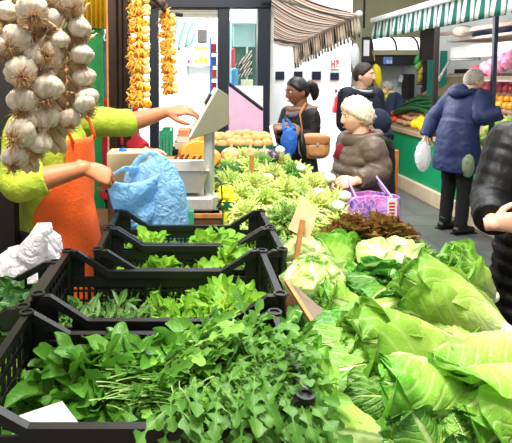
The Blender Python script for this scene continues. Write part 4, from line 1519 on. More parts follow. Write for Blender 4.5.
def crate(label, x0, x1, y0, y1, zb, zc, zd, loc_group='black plastic crates of greens', ramp0=.035, ramp1=.125):
    t = thing('produce_crate', label, 'crate', ((x0 + x1) / 2, (y0 + y1) / 2, zb), loc_group)
    T_ = .007
    W = x1 - x0

    def top(x):
        s_ = min(x - x0, x1 - x)
        if s_ < ramp0:
            return zc
        if s_ > ramp1:
            return zd
        return zc + (zd - zc) * (s_ - ramp0) / (ramp1 - ramp0)
    pts = [x0, x0 + ramp0, x0 + ramp1, x1 - ramp1, x1 - ramp0, x1]
    for yy, sg in ((y0, 1), (y1 - T_, -1)):
        m = MB()
        # rim following the dipped profile
        poly = [(x, top(x)) for x in pts] + [(x, top(x) - .020) for x in pts[::-1]]
        for i in range(5):
            j = [poly[i], poly[i + 1], poly[10 - i], poly[11 - i]]
            m.prism(j, 1, yy - .005, yy + T_ + .005)
        # solid bands
        m.span((x0, yy, zb), (x1, yy + T_, zb + .03))
        m.span((x0, yy, zd - .05), (x1, yy + T_, zd - .018))
        for zz in (zb + .075, zb + .105, zb + .135):
            if zz < zd - .06:
                m.span((x0, yy, zz), (x1, yy + T_, zz + .006))
        n = int(W / .0165)
        for k in range(n + 1):
            x = x0 + W * k / n
            wd = .003 if k % 4 else .005
            m.span((x - wd, yy + .001, zb), (x + wd, yy + T_ - .001, zd - .045))
        # uprights filling the raised corners
        for k in range(9):
            for x in (x0 + .012 + k * .0165, x1 - .012 - k * .0165):
                if min(x - x0, x1 - x) < ramp1 and k not in (3, 4):
                    m.span((x - .0085, yy + .001, zd - .03), (x + .0085, yy + T_ - .001, top(x) - .012))
        obj('long_side', m, cratem, t, False)
    for xx in (x0, x1 - T_):
        m = MB()
        m.span((xx - .005, y0, zc - .018), (xx + T_ + .005, y1, zc))
        m.span((xx, y0, zb), (xx + T_, y1, zb + .03))
        m.span((xx, y0, zc - .06), (xx + T_, y1, zc - .045))
        for zz in (zb + .07, zb + .11, zb + .15):
            m.span((xx, y0, zz), (xx + T_, y1, zz + .008))
        n = int((y1 - y0) / .03)
        for k in range(n + 1):
            y = y0 + (y1 - y0) * k / n
            m.span((xx + .001, y - .006, zb), (xx + T_ - .001, y + .006, zc - .01))
        obj('short_side', m, cratem, t, False)
    obj('crate_floor', MB().span((x0, y0, zb), (x1, y1, zb + .008)), cratem, t, False)
    for x in (x0 + .004, x1 - .004):
        for y in (y0 + .008, y1 - .008):
            m = MB().lathe([(.0, 0), (.013, 0), (.0145, zc - zb - .01), (.0165, zc - zb - .004), (.0165, zc - zb + .004), (.011, zc - zb + .004), (.009, zc - zb - .02), (0, zc - zb - .02)], 16, (x, y, zb))
            obj('corner_post', m, cratem, t)
    return t


ZB = TZ
crate('black crate nearest the camera, full of spinach and rocket', -.362, .20, .818, 1.135, ZB, 1.100, 1.052, ramp0=.018, ramp1=.10)
crate('black crate second from the front, with young leaves and dark sprigs', -.358, .226, 1.195, 1.515, ZB, 1.110, 1.050)
crate('black crate third from the front, directly behind the wide one', -.274, .292, 1.53, 1.755, ZB, 1.104, 1.046)
crate('black crate farthest back, beside the blue bag and scale', -.272, .292, 1.768, 1.995, ZB, 1.104, 1.046)
crate('black crate at the left edge below the white plastic bag', -.955, -.375, 1.16, 1.465, ZB, 1.095, 1.046)


# ================================================================== LEAVES
def leaf(mb, Mx, L, W, shape, bend0=0.0, bend=0.0, cup=.2, ruf=0.0, rufn=4, nu=10, nv=4, ph=0.0, side=0.0):
    y = z = 0.0
    vs, uv = [], []
    xx = 0.0
    for i in range(nu + 1):
        u = i / nu
        a = bend0 + bend * u
        b = side * u
        if i:
            y += math.cos(a) * math.cos(b) * L / nu
            xx += math.sin(b) * L / nu
            z += math.sin(a) * L / nu
        w = W * .5 * shape(u)
        na = Vector((0, -math.sin(a), math.cos(a)))
        for j in range(nv + 1):
            v = j / nv * 2 - 1
            n = cup * w * abs(v) ** 1.6 + ruf * v * v * math.sin(2 * PI * rufn * u + ph + (1.7 if v > 0 else 0)) * min(1, shape(u) * 1.5)
            p = Vector((xx + v * w, y, z)) + na * n
            vs.append(Mx @ p)
            uv.append((u, .5 + .5 * v))
    fs = []
    for i in range(nu):
        for j in range(nv):
            k = i * (nv + 1) + j
            fs.append((k, k + 1, k + nv + 2, k + nv + 1))
    mb.add(vs, fs, uv)


def oval(stem=.22, sw=.10, p=.75):
    def f(u):
        if u < stem:
            return sw
        t = (u - stem) / (1 - stem)
        return max(sw * (1 - t), math.sin(PI * min(1, t ** .85 * .98 + .01)) ** p)
    return f


def rocket_shape(nl=3.5, ph=0.0):
    def f(u):
        if u < .28:
            return .07
        t = (u - .28) / .72
        env = math.sin(PI * min(1, .12 + .80 * t)) ** .6 * (.55 + .6 * t)
        if t > .97:
            env *= .35
        s_ = .5 + .5 * math.cos(2 * PI * nl * t + ph)
        if t > .74:
            s_ = max(s_, .75)
        return max(.09, env * (.10 + .90 * s_ ** 1.8))
    return f


def frisee_shape(ph=0.0, nl=7):
    def f(u):
        env = (.25 + .75 * math.sin(PI * min(1, u * .8 + .08))) * math.sqrt(max(0.02, 1 - u ** 6))
        return env * (.45 + .55 * abs(math.sin(PI * nl * u + ph)) ** .7 if u > .22 else .55)
    return f


def rot_to(d, up=Vector((0, 0, 1)), roll=0.0):
    """matrix whose +Y follows d"""
    y = Vector(d).normalized()
    x = y.cross(up)
    x = x.normalized() if x.length > 1e-4 else Vector((1, 0, 0))
    z = x.cross(y)
    m = Matrix((x, y, z)).transposed()
    return (m @ Matrix.Rotation(roll, 3, 'Y')).to_4x4()


def pile(n, rect, surf, depth, mk, r, tilt=(.1, .9), yaw=None):
    """stuff: n loose leaves in a heap; mk(mb, M, r)"""
    mb = MB()
    x0, x1, y0, y1 = rect
    for k in range(n):
        x, y = r.uniform(x0, x1), r.uniform(y0, y1)
        z = surf(x, y) - depth * r.random() ** 1.5
        a = r.uniform(0, 2 * PI) if yaw is None else r.gauss(*yaw)
        t = r.uniform(*tilt)
        d = Vector((math.cos(a) * math.cos(t), math.sin(a) * math.cos(t), math.sin(t)))
        mk(mb, Matrix.Translation((x, y, z)) @ rot_to(d, roll=r.uniform(-.7, .7)), r)
    return mb


spin_m = leaf_mat('spinach_leaf', [(0, (196, 216, 130)), (.22, (132, 168, 66)), (.40, (94, 148, 44)), (.8, (74, 130, 38)), (1, (82, 138, 40))], vein=(120, 170, 80), vein_w=.025, vamt=.15, midp=.6, trans=.3, rough=.32, hue=.0)
rock_m = leaf_mat('rocket_leaf', [(0, (200, 216, 140)), (.25, (140, 180, 90)), (.45, (98, 152, 54)), (.8, (82, 138, 46)), (1, (94, 148, 52))], vein=(150, 200, 110), vein_w=.04, vamt=.12, midp=.6, trans=.35, rough=.4, hue=.0)
lamb_m = leaf_mat('young_leaf', [(0, (224, 232, 150)), (.3, (188, 216, 84)), (.6, (136, 190, 50)), (1, (112, 172, 44))], vein=(200, 224, 120), vein_w=.03, vamt=.15, midp=.6, trans=.4, hue=.0)
sprig_m = leaf_mat('sprig_leaf', [(0, (190, 206, 120)), (.4, (96, 140, 60)), (1, (60, 104, 46))], vein=(150, 180, 110), vamt=.15, trans=.3, hue=.0)
dark_m = leaf_mat('dark_leaf', [(0, (150, 180, 100)), (.3, (60, 110, 46)), (1, (28, 76, 32))], vein=(120, 160, 90), vamt=.2, trans=.25, hue=.0)


def mk_spin(mb, Mx, r):
    s_ = r.uniform(.7, 1.2)
    leaf(mb, Mx, .085 * s_, .040 * s_, oval(.20, .10, .5), r.uniform(.1, .5), r.uniform(-1.5, -.2), r.uniform(.3, .9), .002, 3, 12, 6, r.uniform(0, 6), r.uniform(-.5, .5))


def mk_rock(mb, Mx, r):
    s_ = r.uniform(.75, 1.25)
    leaf(mb, Mx, .120 * s_, .034 * s_, rocket_shape(r.uniform(2.8, 3.8), r.uniform(0, 2)), r.uniform(.1, .7), r.uniform(-1.7, -.2), r.uniform(0, .7), .003, 4, 28, 4, r.uniform(0, 6), r.uniform(-.6, .6))


def mk_lamb(mb, Mx, r):
    s_ = r.uniform(.7, 1.25)
    leaf(mb, Mx, .055 * s_, .022 * s_, oval(.24, .12, .55), r.uniform(0, .5), r.uniform(-1.2, .2), r.uniform(0, .6), .001, 3, 8, 4, r.uniform(0, 6), r.uniform(-.5, .5))


def mk_sprig(mb, Mx, r):
    s_ = r.uniform(.8, 1.3)
    leaf(mb, Mx, .07 * s_, .012 * s_, oval(.35, .16, .7), r.uniform(0, .5), r.uniform(-1.2, .4), .3, .001, 3, 9, 2, 0, r.uniform(-1, 1))


def mk_big(mb, Mx, r):
    s_ = r.uniform(.8, 1.25)
    leaf(mb, Mx, .070 * s_, .038 * s_, oval(.2, .12, .55), r.uniform(0, .5), r.uniform(-1.3, .2), r.uniform(0, .6), .004, 3, 10, 5, r.uniform(0, 6), r.uniform(-.5, .5))


def bump2(x, y, cx, cy, sx, sy):
    return math.exp(-((x - cx) / sx) ** 2 - ((y - cy) / sy) ** 2)


def stuff(name, label, cat, mb, m):
    return tag(obj(name, mb, m, auto=False), label, cat, None, 'stuff')


r1 = random.Random(11)
s1 = lambda x, y: .965 - .10 * bump2(x, y, -.24, .89, .14, .08) + .05 * bump2(x, y, -.20, 1.04, .13, .09) + .085 * bump2(x, y, .0, 1.11, .15, .08)
mb = pile(460, (-.315, .08, .89, 1.10), s1, .06, mk_spin, r1, (.0, .9))
stuff('spinach_leaves', 'dark green spinach leaves filling the left of the nearest crate', 'spinach', mb, spin_m)
# single pale leaf is part of the heap; rocket bunch with stems to the left
mb, mb_pale = MB(), MB()
for k in range(620):
    u, v = r1.random(), r1.random()
    x = -.12 + .34 * u ** .8
    y = .885 + .215 * v
    hgt = 1.005 + .085 * bump2(x, y, .09, 1.02, .16, .12)
    z = hgt - .06 * r1.random() ** 1.7
    a = r1.gauss(-.35 - .5 * (1 - v) + .5 * v * (r1.random()), .55)
    t = r1.uniform(-.1, .7)
    d = Vector((math.cos(a) * math.cos(t), math.sin(a) * math.cos(t), math.sin(t)))
    Mx = Matrix.Translation(Vector((x, y, z)) - d * .04) @ rot_to(d, roll=r1.uniform(-.7, .7))
    mk_rock(mb if r1.random() < .68 else mb_pale, Mx, r1)
# bare stems at the cut end of the bunch
for k in range(70):
    x, y = r1.uniform(-.15, -.05), r1.uniform(.90, 1.03)
    z = 1.02 + .03 * r1.random()
    a = r1.gauss(-.25, .35)
    d = Vector((math.cos(a), math.sin(a), r1.uniform(-.05, .35))).normalized()
    p = Vector((x, y, z))
    leaf(mb, Matrix.Translation(p - d * .03) @ rot_to(d), r1.uniform(.07, .12), .0042, lambda u: 1.0 - .3 * u, .1, -.4, .2, 0, 1, 6, 2)
for k in range(90):
    x = .19 - .22 * r1.random() ** 1.4
    y = r1.uniform(.825, .90)
    d = Vector((r1.gauss(.15, .5), -1, r1.uniform(-.1, .5))).normalized()
    s_ = r1.uniform(.8, 1.3)
    leaf(mb, Matrix.Translation((x, y, 1.055 + .035 * r1.random() + .25 * (y - .83))) @ rot_to(d, roll=r1.uniform(-.5, .5)), .105 * s_, .032 * s_, rocket_shape(r1.uniform(2.8, 3.8), r1.uniform(0, 2)), .25, r1.uniform(-2.2, -1.0), .3, .003, 4, 28, 4, r1.uniform(0, 6), r1.uniform(-.5, .5))
for k in range(16):
    y = r1.uniform(.86, 1.05)
    d = Vector((1, r1.gauss(-.3, .4), r1.uniform(-.1, .4))).normalized()
    leaf(mb, Matrix.Translation((r1.uniform(.13, .17), y, 1.08 + .03 * r1.random())) @ rot_to(d, roll=r1.uniform(-.5, .5)), r1.uniform(.06, .09), .03, rocket_shape(r1.uniform(2.8, 3.8), r1.uniform(0, 2)), .2, r1.uniform(-2.0, -.6), .3, .003, 4, 28, 4, r1.uniform(0, 6), r1.uniform(-.5, .5))
for k in range(34):
    d = Vector((r1.uniform(-.3, 1), r1.uniform(-1, .1), r1.uniform(.1, .5))).normalized()
    leaf(mb, Matrix.Translation((r1.uniform(.09, .17), r1.uniform(.85, .98), 1.075 + .03 * r1.random())) @ rot_to(d, roll=r1.uniform(-.5, .5)), r1.uniform(.08, .12), .034, rocket_shape(r1.uniform(2.8, 3.8), r1.uniform(0, 2)), .35, r1.uniform(-2.2, -.9), .3, .003, 4, 28, 4, r1.uniform(0, 6), r1.uniform(-.5, .5))
stuff('rocket_leaves', 'bunched rocket with lobed leaves spilling over the right of the nearest crate', 'rocket', mb, rock_m)

rockp_m = leaf_mat('pale_rocket_leaf', [(0, (214, 226, 150)), (.25, (160, 196, 100)), (.45, (124, 178, 72)), (.8, (112, 166, 62)), (1, (124, 176, 70))], vein=(176, 214, 130), vein_w=.04, vamt=.12, midp=.6, trans=.3, rough=.36, hue=.0)
stuff('pale_rocket_leaves', 'paler rocket leaves mixed through the rocket in the nearest crate', 'rocket', mb_pale, rockp_m)
r2 = random.Random(5)
s2 = lambda x, y: .935 + .095 * bump2(x, y, .12, 1.36, .15, .14) + .01 * noise.noise((x * 12, y * 12, 0))
stuff('young_salad_leaves', 'bright green young salad leaves heaped in the second crate', 'salad leaves', pile(950, (-.10, .20, 1.225, 1.49), s2, .07, mk_lamb, r2, (0, 1.1)), lamb_m)
mb = pile(420, (-.33, -.05, 1.225, 1.49), lambda x, y: .945 + .02 * noise.noise((x * 9, y * 9, 4)), .06, mk_sprig, r2, (0, 1.1))
for _ in range(160):
    x, y = r2.uniform(-.33, -.04), r2.uniform(1.23, 1.48)
    d = Vector((r2.gauss(0, 1), r2.gauss(0, 1), r2.uniform(0, .8))).normalized()
    mk_lamb(mb, Matrix.Translation((x, y, .925 + .03 * r2.random())) @ rot_to(d, roll=r2.uniform(-.6, .6)), r2)
stuff('salad_sprigs', 'thin dark salad sprigs in the left of the second crate', 'salad leaves', mb, sprig_m)
s3 = lambda x, y: .93 + .115 * bump2(x, y, .17, 1.64, .10, .09) + .085 * bump2(x, y, -.10, 1.62, .05, .06)
stuff('young_salad_leaves', 'yellow green salad leaves in the third crate, highest at its right', 'salad leaves', pile(560, (-.24, .26, 1.555, 1.73), s3, .07, mk_big, r2, (0, 1.0)), lamb_m)
s4 = lambda x, y: .93 + .10 * bump2(x, y, .12, 1.86, .10, .09) + .09 * bump2(x, y, -.14, 1.86, .06, .07)
stuff('young_salad_leaves', 'round salad leaves in the farthest back crate', 'salad leaves', pile(480, (-.24, .26, 1.79, 1.97), s4, .07, mk_big, r2, (0, 1.0)), lamb_m)
stuff('dark_salad_leaves', 'dark green broad leaves in the crate at the left edge', 'salad leaves', pile(330, (-.90, -.40, 1.18, 1.44), lambda x, y: 1.0 + .06 * bump2(x, y, -.55, 1.28, .15, .12), .07, mk_big, r2, (0, 1.1)), dark_m)
# yellow green leaves spilling below the left crate
stuff('pale_salad_leaves', 'yellow green leaves lying in front of the crate at the left edge', 'salad leaves', pile(160, (-.70, -.39, 1.0, 1.15), lambda x, y: .93 + .06 * bump2(x, y, -.45, 1.1, .1, .1), .06, mk_big, r2, (0, .8)), lamb_m)


# ---------------------------------------------------------------- salad heads
def head_mesh(seed, L, Rm, n, open_, ruf, wid=.075, nu=18, nv=12, close=.75, curl=.0, lo=.02, rufn=3.0):
    r = random.Random(seed)
    mb = MB()
    for i in range(n):
        t = i / (n - 1)
        ph0 = i * 2.39996 + r.uniform(-.3, .3)
        Rl = Rm * (1 - .80 * t) * r.uniform(.9, 1.1)
        Ll = L * (1 - .16 * t) * r.uniform(.9, 1.06)
        op = open_ * (1 - t) ** 1.3 * r.uniform(.5, 1.3)
        W0 = wid * (1 - .45 * t) * r.uniform(.9, 1.1)
        rph = r.uniform(0, 6)
        tilt = r.uniform(-.25, .25)
        vs, uv = [], []
        for a in range(nu + 1):
            u = a / nu
            Ru = lo * (1 - .5 * t) * (1 - u) + Rl * math.sin(PI * close * u ** .85) + op * u ** 2.4
            Ru = max(.006, Ru)
            if curl:
                Ru += curl * max(0, u - .75) ** 2 * 10 * (1 - t)
            zz = Ll * (u - .30 * min(1, op / max(.02, Rm)) * u ** 3)
            w = W0 * (.30 + .70 * math.sin(PI * min(1, .05 + u * .66)) ** 1.2) * math.sqrt(max(.012, 1 - u ** 5))
            for b in range(nv + 1):
                v = b / nv * 2 - 1
                ang = max(-1.5, min(1.5, v * w / max(Ru, .028)))
                th = ph0 + ang + tilt * u
                e = ruf * (.15 + u) * v * v * math.sin(2 * PI * rufn * u + rph + (2.1 if v > 0 else 0))
                e += ruf * .8 * v * v * u
                e += .0035 * math.exp(-(v / .14) ** 2) * (1.1 - u)
                e += .009 * noise.noise((u * 5, v * 3.5, i * 3.7 + seed)) * u + .0035 * noise.noise((u * 14, v * 9, i * 5.1 + seed))
                e += ruf * .35 * max(0, u - .7) * math.sin(v * 7 + rph) * 3
                q = Ru + e
                vs.append((q * math.cos(th), q * math.sin(th), zz + .004 * math.sin(v * 9 + rph) * u))
                uv.append((u, .5 + .5 * v))
        fs = []
        for a in range(nu):
            for b in range(nv):
                k = a * (nv + 1) + b
                fs.append((k, k + 1, k + nv + 2, k + nv + 1))
        mb.add(vs, fs, uv)
    return mb


def frisee_mesh(seed, n=90, L=.12, W=.03, wild=.5, lobes=7):
    r = random.Random(seed)
    mb = MB()
    for k in range(n):
        t = (k + .5) / n
        el = (1.45 * t ** .8) + r.uniform(-.1, .1)
        az = k * 2.39996 + r.uniform(-.4, .4)
        d = Vector((math.cos(az) * math.cos(el), math.sin(az) * math.cos(el), math.sin(el)))
        Ls = L * r.uniform(.75, 1.15) * (1 - .25 * t)
        leaf(mb, Matrix.Translation(d * .01) @ rot_to(d, roll=r.uniform(-.5, .5)), Ls, W * r.uniform(.8, 1.2), frisee_shape(r.uniform(0, 3), lobes), .25 * wild, -r.uniform(.2, 1.6) * wild * 1.2, r.uniform(-.3, .6), .004, 6, 16, 4, r.uniform(0, 6), r.uniform(-.5, .5))
    return mb


rom_m = leaf_mat('cos_lettuce_leaf', [(0, (236, 242, 206)), (.2, (206, 226, 140)), (.40, (176, 214, 92)), (.75, (136, 192, 60)), (1, (100, 166, 44))], vein=(208, 230, 150), vein_w=.065, vfreq=7, vamt=.30, trans=.35, rough=.38, hue=.02, bump=.9)
romd_m = leaf_mat('dark_cos_leaf', [(0, (214, 230, 170)), (.2, (146, 196, 80)), (.45, (94, 160, 48)), (.75, (66, 138, 38)), (1, (56, 126, 34))], vein=(180, 210, 130), vein_w=.07, vfreq=7, vamt=.3, trans=.3, rough=.36, hue=.02, bump=.9)
ice_m = leaf_mat('pale_lettuce_leaf', [(0, (246, 248, 228)), (.3, (236, 242, 190)), (.6, (212, 228, 140)), (1, (158, 198, 82))], vein=(248, 250, 226), vein_w=.11, vfreq=5, vamt=.5, trans=.35, rough=.35, hue=.015, bump=.8)
fri_m = leaf_mat('endive_leaf', [(0, (252, 252, 238)), (.34, (248, 248, 202)), (.62, (222, 230, 106)), (1, (158, 194, 58))], vein=(250, 250, 220), vein_w=.16, vfreq=5, vamt=.2, trans=.25, rough=.45, hue=.03, bump=.4)
frig_m = leaf_mat('green_endive_leaf', [(0, (246, 248, 220)), (.28, (206, 222, 120)), (.55, (136, 182, 60)), (1, (88, 146, 40))], vein=(226, 236, 180), vein_w=.14, vfreq=5, vamt=.2, trans=.4, rough=.45, hue=.03, bump=.4)
redl_m = leaf_mat('red_oak_leaf', [(0, (206, 214, 130)), (.35, (178, 194, 84)), (.68, (158, 150, 66)), (1, (140, 86, 56))], vein=(180, 170, 110), vein_w=.05, vamt=.15, trans=.3, rough=.4, hue=.02, bump=.6)
herb_m = leaf_mat('herb_leaf', [(0, (170, 200, 110)), (.4, (96, 150, 54)), (1, (64, 122, 44))], vamt=.15, trans=.35, hue=.02)
stemm = mat('white_lettuce_stem', rgb(240, 240, 222), .45, var=.05)


def head_proto(name, mb, m, stem_r, L):
    t = bpy.data.objects.new(name, None)
    COL.objects.link(t)
    t['category'] = 'lettuce'
    t['group'] = 'salad heads on the stall'
    lobj('leaves', mb, m, t)
    lobj('stem', MB().lathe([(0, -.016), (stem_r * .8, -.016), (stem_r, -.008), (stem_r * 1.05, .008), (stem_r * .8, .02), (0, .02)], 20), stemm, t)
    return t


def pose(base, tip, roll=0.0, s=1.0):
    z = (Vector(tip) - Vector(base)).normalized()
    x = z.orthogonal().normalized()
    y = z.cross(x)
    m = Matrix((x, y, z)).transposed().to_4x4() @ Matrix.Rotation(roll, 4, 'Z') @ Matrix.Scale(s, 4)
    return Matrix.Translation(Vector(base)) @ m


protos = {}
protos['cos'] = head_proto('cos_lettuce', head_mesh(1, .29, .058, 14, .040, .009, .120, 30, 20, rufn=2.6), rom_m, .022, .3)
protos['cos2'] = head_proto('cos_lettuce', head_mesh(2, .28, .055, 14, .055, .010, .120, 30, 20, rufn=3), rom_m, .022, .3)
protos['cos3'] = head_proto('cos_lettuce', head_mesh(3, .26, .058, 14, .070, .011, .115, 28, 20, curl=.02, rufn=3), rom_m, .022, .3)
protos['cosd'] = head_proto('cos_lettuce', head_mesh(4, .19, .050, 16, .07, .008, .085, 20, 14, rufn=2), romd_m, .018, .3)
protos['ice'] = head_proto('lettuce', head_mesh(5, .15, .088, 16, .03, .012, .11, 18, 14, close=.92), ice_m, .02, .3)
protos['ice2'] = head_proto('lettuce', head_mesh(6, .16, .080, 16, .06, .018, .11, 18, 14, close=.86), ice_m, .02, .3)
protos['red'] = head_proto('red_lettuce', frisee_mesh(7, 150, .115, .066, .55, 4), redl_m, .015, .3)
protos['grn'] = head_proto('curly_lettuce', frisee_mesh(8, 100, .12, .05, .7, 4), frig_m, .015, .3)
for k in range(3):
    protos['fri%d' % k] = head_proto('curly_endive', frisee_mesh(20 + k, 150, .115, .026, 1.1, 7), fri_m, .024, .3)
protos['frig'] = head_proto('curly_endive', frisee_mesh(30, 140, .12, .028, 1.1, 7), frig_m, .022, .3)
protos['herb'] = head_proto('herb_bunch', frisee_mesh(31, 120, .12, .022, .8, 6), herb_m, .012, .3)
used = set()


def put(kind, label, base, tip, roll=0.0, s=1.0, group=None, cat='lettuce'):
    Mx = pose(base, tip, roll, s)
    pr = protos[kind]
    if kind not in used:
        used.add(kind)
        pr.matrix_world = Mx
        pr['label'] = label
        o = pr
    else:
        o = dup(pr, label, M=Mx)
    if group:
        o['group'] = group
    o['category'] = cat
    return o


V = Vector
gl = 'cos lettuces at the front right'
# lower layer lying on the table
low = [(.30, .86), (.45, .84), (.60, .85), (.73, .88), (.30, 1.02), (.50, 1.02), (.70, 1.05), (.32, 1.22), (.50, 1.24), (.70, 1.26), (.34, 1.42), (.54, 1.46), (.70, 1.5), (.42, 1.66), (.60, 1.7)]
lown = ['at the lower left corner of the lettuces against the nearest crate', 'on the table at the bottom centre of the lettuces', 'on the table below the broad left-pointing head', 'on the table at the lower right corner', 'tucked beside the rim of the nearest crate', 'underneath the broad left-pointing head', 'underneath the right-hand big-veined head', 'on the table below the slate board', 'under the middle of the front lettuces', 'under the outer edge of the heap beside the aisle', 'on the table right of the second crate', 'under the small dark heads', 'at the aisle edge under the tallest pale leaf', 'under the pale head with fanned ribs', 'at the aisle edge below the red lettuce']
for k, (x, y) in enumerate(low):
    a = rng.uniform(0, 2 * PI)
    put(('cos3', 'cosd', 'cos2')[k % 3], 'green lettuce %s' % lown[k], (x - .08 * math.cos(a), y - .08 * math.sin(a), .915), (x + .1 * math.cos(a), y + .1 * math.sin(a), .94), rng.uniform(0, 6), .85, gl)
# upper layer, as in the photo
put('cos', 'broad pale cos lettuce lying with leaf tips pointing left, in the middle of the front', P(455, 352, 1.12), P(300, 342, 1.04), .6, 1.12, gl)
put('cos2', 'cos lettuce with a light ribbed leaf pointing left at the bottom', P(478, 402, .97), P(340, 385, .98), 2.2, .92, gl)
put('cos2', 'large cos lettuce with a strongly veined leaf and white cut base beside the black coat', P(503, 332, 1.24), P(390, 268, 1.42), 4.0, 1.1, gl)
put('cos3', 'tall pale lettuce rising behind the strongly veined one', P(492, 296, 1.50), P(440, 256, 1.52), 1.0, .85, gl)
put('cos3', 'cos lettuce at the bottom right corner with dark broad leaves', P(540, 372, .96), P(470, 432, .90), .3, .95, gl)
put('cos', 'cos lettuce with a folded white-ribbed leaf at the right edge below the veined one', P(535, 342, 1.02), P(425, 398, 1.0), 3.0, .85, gl)
put('cosd', 'small dark green lettuce, centre of the heap, tips towards the camera', P(398, 268, 1.66), P(362, 322, 1.40), 0.4, .95, gl)
put('cosd', 'small dark green lettuce left of the one with tips towards the camera', P(352, 296, 1.56), P(342, 322, 1.38), 2.2, .75, gl)
put('cosd', 'small dark lettuce just left of the strongly veined head', P(404, 300, 1.52), P(390, 328, 1.36), 4.2, .75, gl)
put('cos3', 'green lettuce with soft leaves between the pale round head and slate board', P(372, 322, 1.36), P(308, 296, 1.40), 1.7, .75, gl)
put('ice2', 'pale crisp lettuce with ribs fanned out, behind the dark green heads', P(418, 292, 1.66), P(382, 240, 1.78), 1.2, 1.0, gl)
put('ice', 'pale round lettuce right of the slate board', P(318, 302, 1.50), P(312, 258, 1.52), 0.5, .95, gl)
put('ice', 'pale round lettuce behind the tan price card', P(300, 272, 1.82), P(300, 235, 1.90), 2.0, .9, gl)
put('cos3', 'light green leafy lettuce right of the tan price card', P(345, 275, 1.78), P(338, 248, 1.86), 2.0, .75, gl)
put('cos3', 'lettuce spilling over the edge of the nearest crate under the rocket', P(352, 420, .95), P(300, 372, 1.0), 5.0, .75, gl)
put('cos2', 'light lettuce at the bottom edge left of centre', P(385, 440, .90), P(318, 428, .90), 1.0, .75, gl)
put('cosd', 'dark leafy lettuce at the bottom edge under the light ribbed leaf', P(440, 480, .85), P(400, 425, .92), 3.0, .75, gl)
# broad outer leaves of the front heads
def outer(head, base, tip, w, m, n=(0, -.55, .84), arch=.35, cup=.25, ruf=.010, rufn=3.0, side=0.0, round_=.5, seed=0):
    b, t = V(base), V(tip)
    y = (t - b)
    L = y.length * 1.06
    y.normalize()
    z = V(n)
    z = (z - y * z.dot(y)).normalized()
    x = y.cross(z)
    Mx = Matrix.Translation(b) @ Matrix((x, y, z)).transposed().to_4x4()

    def shp(u):
        return (.30 + .70 * math.sin(PI * min(1, .04 + u * .68)) ** 1.1) * max(.02, 1 - u ** 7) ** round_
    g = MB()
    nu, nv = 34, 22
    yy = zz = xx = 0.0
    vs, uv = [], []
    for i_ in range(nu + 1):
        u = i_ / nu
        a = arch - 2 * arch * u
        if i_:
            yy += math.cos(a) * L / nu
            zz += math.sin(a) * L / nu
            xx += math.sin(side * (u - .5) * 2) * L / nu
        hw = w * .5 * shp(u)
        na = V((0, -math.sin(a), math.cos(a)))
        for j in range(nv + 1):
            v = j / nv * 2 - 1
            e = -cup * hw * abs(v) ** 1.7
            e += ruf * abs(v) ** 2.5 * math.sin(2 * PI * rufn * u + seed * 1.3 + (2.2 if v > 0 else 0)) * (.3 + u)
            e += .0045 * noise.noise((u * 7, v * 4, seed * 3.3)) + .003 * noise.noise((u * 17, v * 9, seed * 5.1))
            # blade swells between the side veins, rib stands proud
            e += .0042 * abs(math.sin(PI * (u - .75 * abs(v) * .5) * 8)) * min(1, abs(v) * 3) - .003
            e += .005 * math.exp(-(v / .10) ** 2) * (1.1 - u)
            vs.append(Mx @ (V((xx + v * hw, yy, zz)) + na * e))
            uv.append((u, .5 + .5 * v))
    fs = [(i_ * (nv + 1) + j, i_ * (nv + 1) + j + 1, (i_ + 1) * (nv + 1) + j + 1, (i_ + 1) * (nv + 1) + j) for i_ in range(nu) for j in range(nv)]
    inv = head.matrix_world.inverted() if head.parent is None else Matrix()
    g.add([inv @ q for q in vs], fs, uv)
    o = lobj('outer_leaf', g, m, head)
    return o


H = {o['label']: o for o in COL.objects if o.get('label') and o.type == 'EMPTY'}


def hd_(s):
    return [o for l, o in H.items() if l.startswith(s)][0]


bpy.context.view_layer.update()
big1, big2, big3 = hd_('broad pale cos'), hd_('large cos lettuce with'), hd_('cos lettuce with a folded')
lite, corner, tall = hd_('cos lettuce with a light ribbed'), hd_('cos lettuce at the bottom right'), hd_('tall pale lettuce')
fan, bleft, bdark = hd_('pale crisp lettuce'), hd_('light lettuce at the bottom'), hd_('dark leafy lettuce at the bottom')
midg, soft = hd_('small dark green lettuce, centre'), hd_('green lettuce with soft')
rom_p = leaf_mat('outer_leaf_light', [(0, (238, 244, 206)), (.22, (192, 218, 116)), (.45, (150, 192, 72)), (.75, (112, 166, 46)), (1, (82, 140, 34))], vein=(208, 230, 152), vein_w=.05, vfreq=8, vamt=.42, trans=.2, rough=.36, hue=.02, bump=1.0)
rom_g = leaf_mat('outer_leaf_green', [(0, (214, 232, 160)), (.2, (150, 194, 80)), (.45, (100, 158, 48)), (.8, (72, 132, 36)), (1, (58, 116, 30))], vein=(176, 212, 116), vein_w=.055, vfreq=8, vamt=.4, trans=.25, rough=.36, hue=.02, bump=1.0)
# veined head beside the black coat
outer(big2, P(507, 342, 1.27), P(420, 262, 1.44), .17, rom_g, (.25, -.5, .8), .25, .35, .024, 5, 0, .5, 1)
outer(big2, P(500, 344, 1.23), P(412, 296, 1.36), .155, rom_g, (-.1, -.62, .78), .35, .25, .008, 3, .1, .5, 2)
outer(big2, P(484, 352, 1.20), P(408, 312, 1.33), .12, rom_p, (-.2, -.75, .6), .3, .3, .010, 3, .15, .5, 3)
outer(tall, P(482, 306, 1.40), P(432, 260, 1.52), .13, rom_p, (.1, -.5, .85), .35, .25, .010, 3, 0, .5, 4)
outer(tall, P(488, 300, 1.46), P(462, 258, 1.56), .12, rom_p, (.3, -.5, .8), .3, .3, .012, 3, 0, .5, 5)
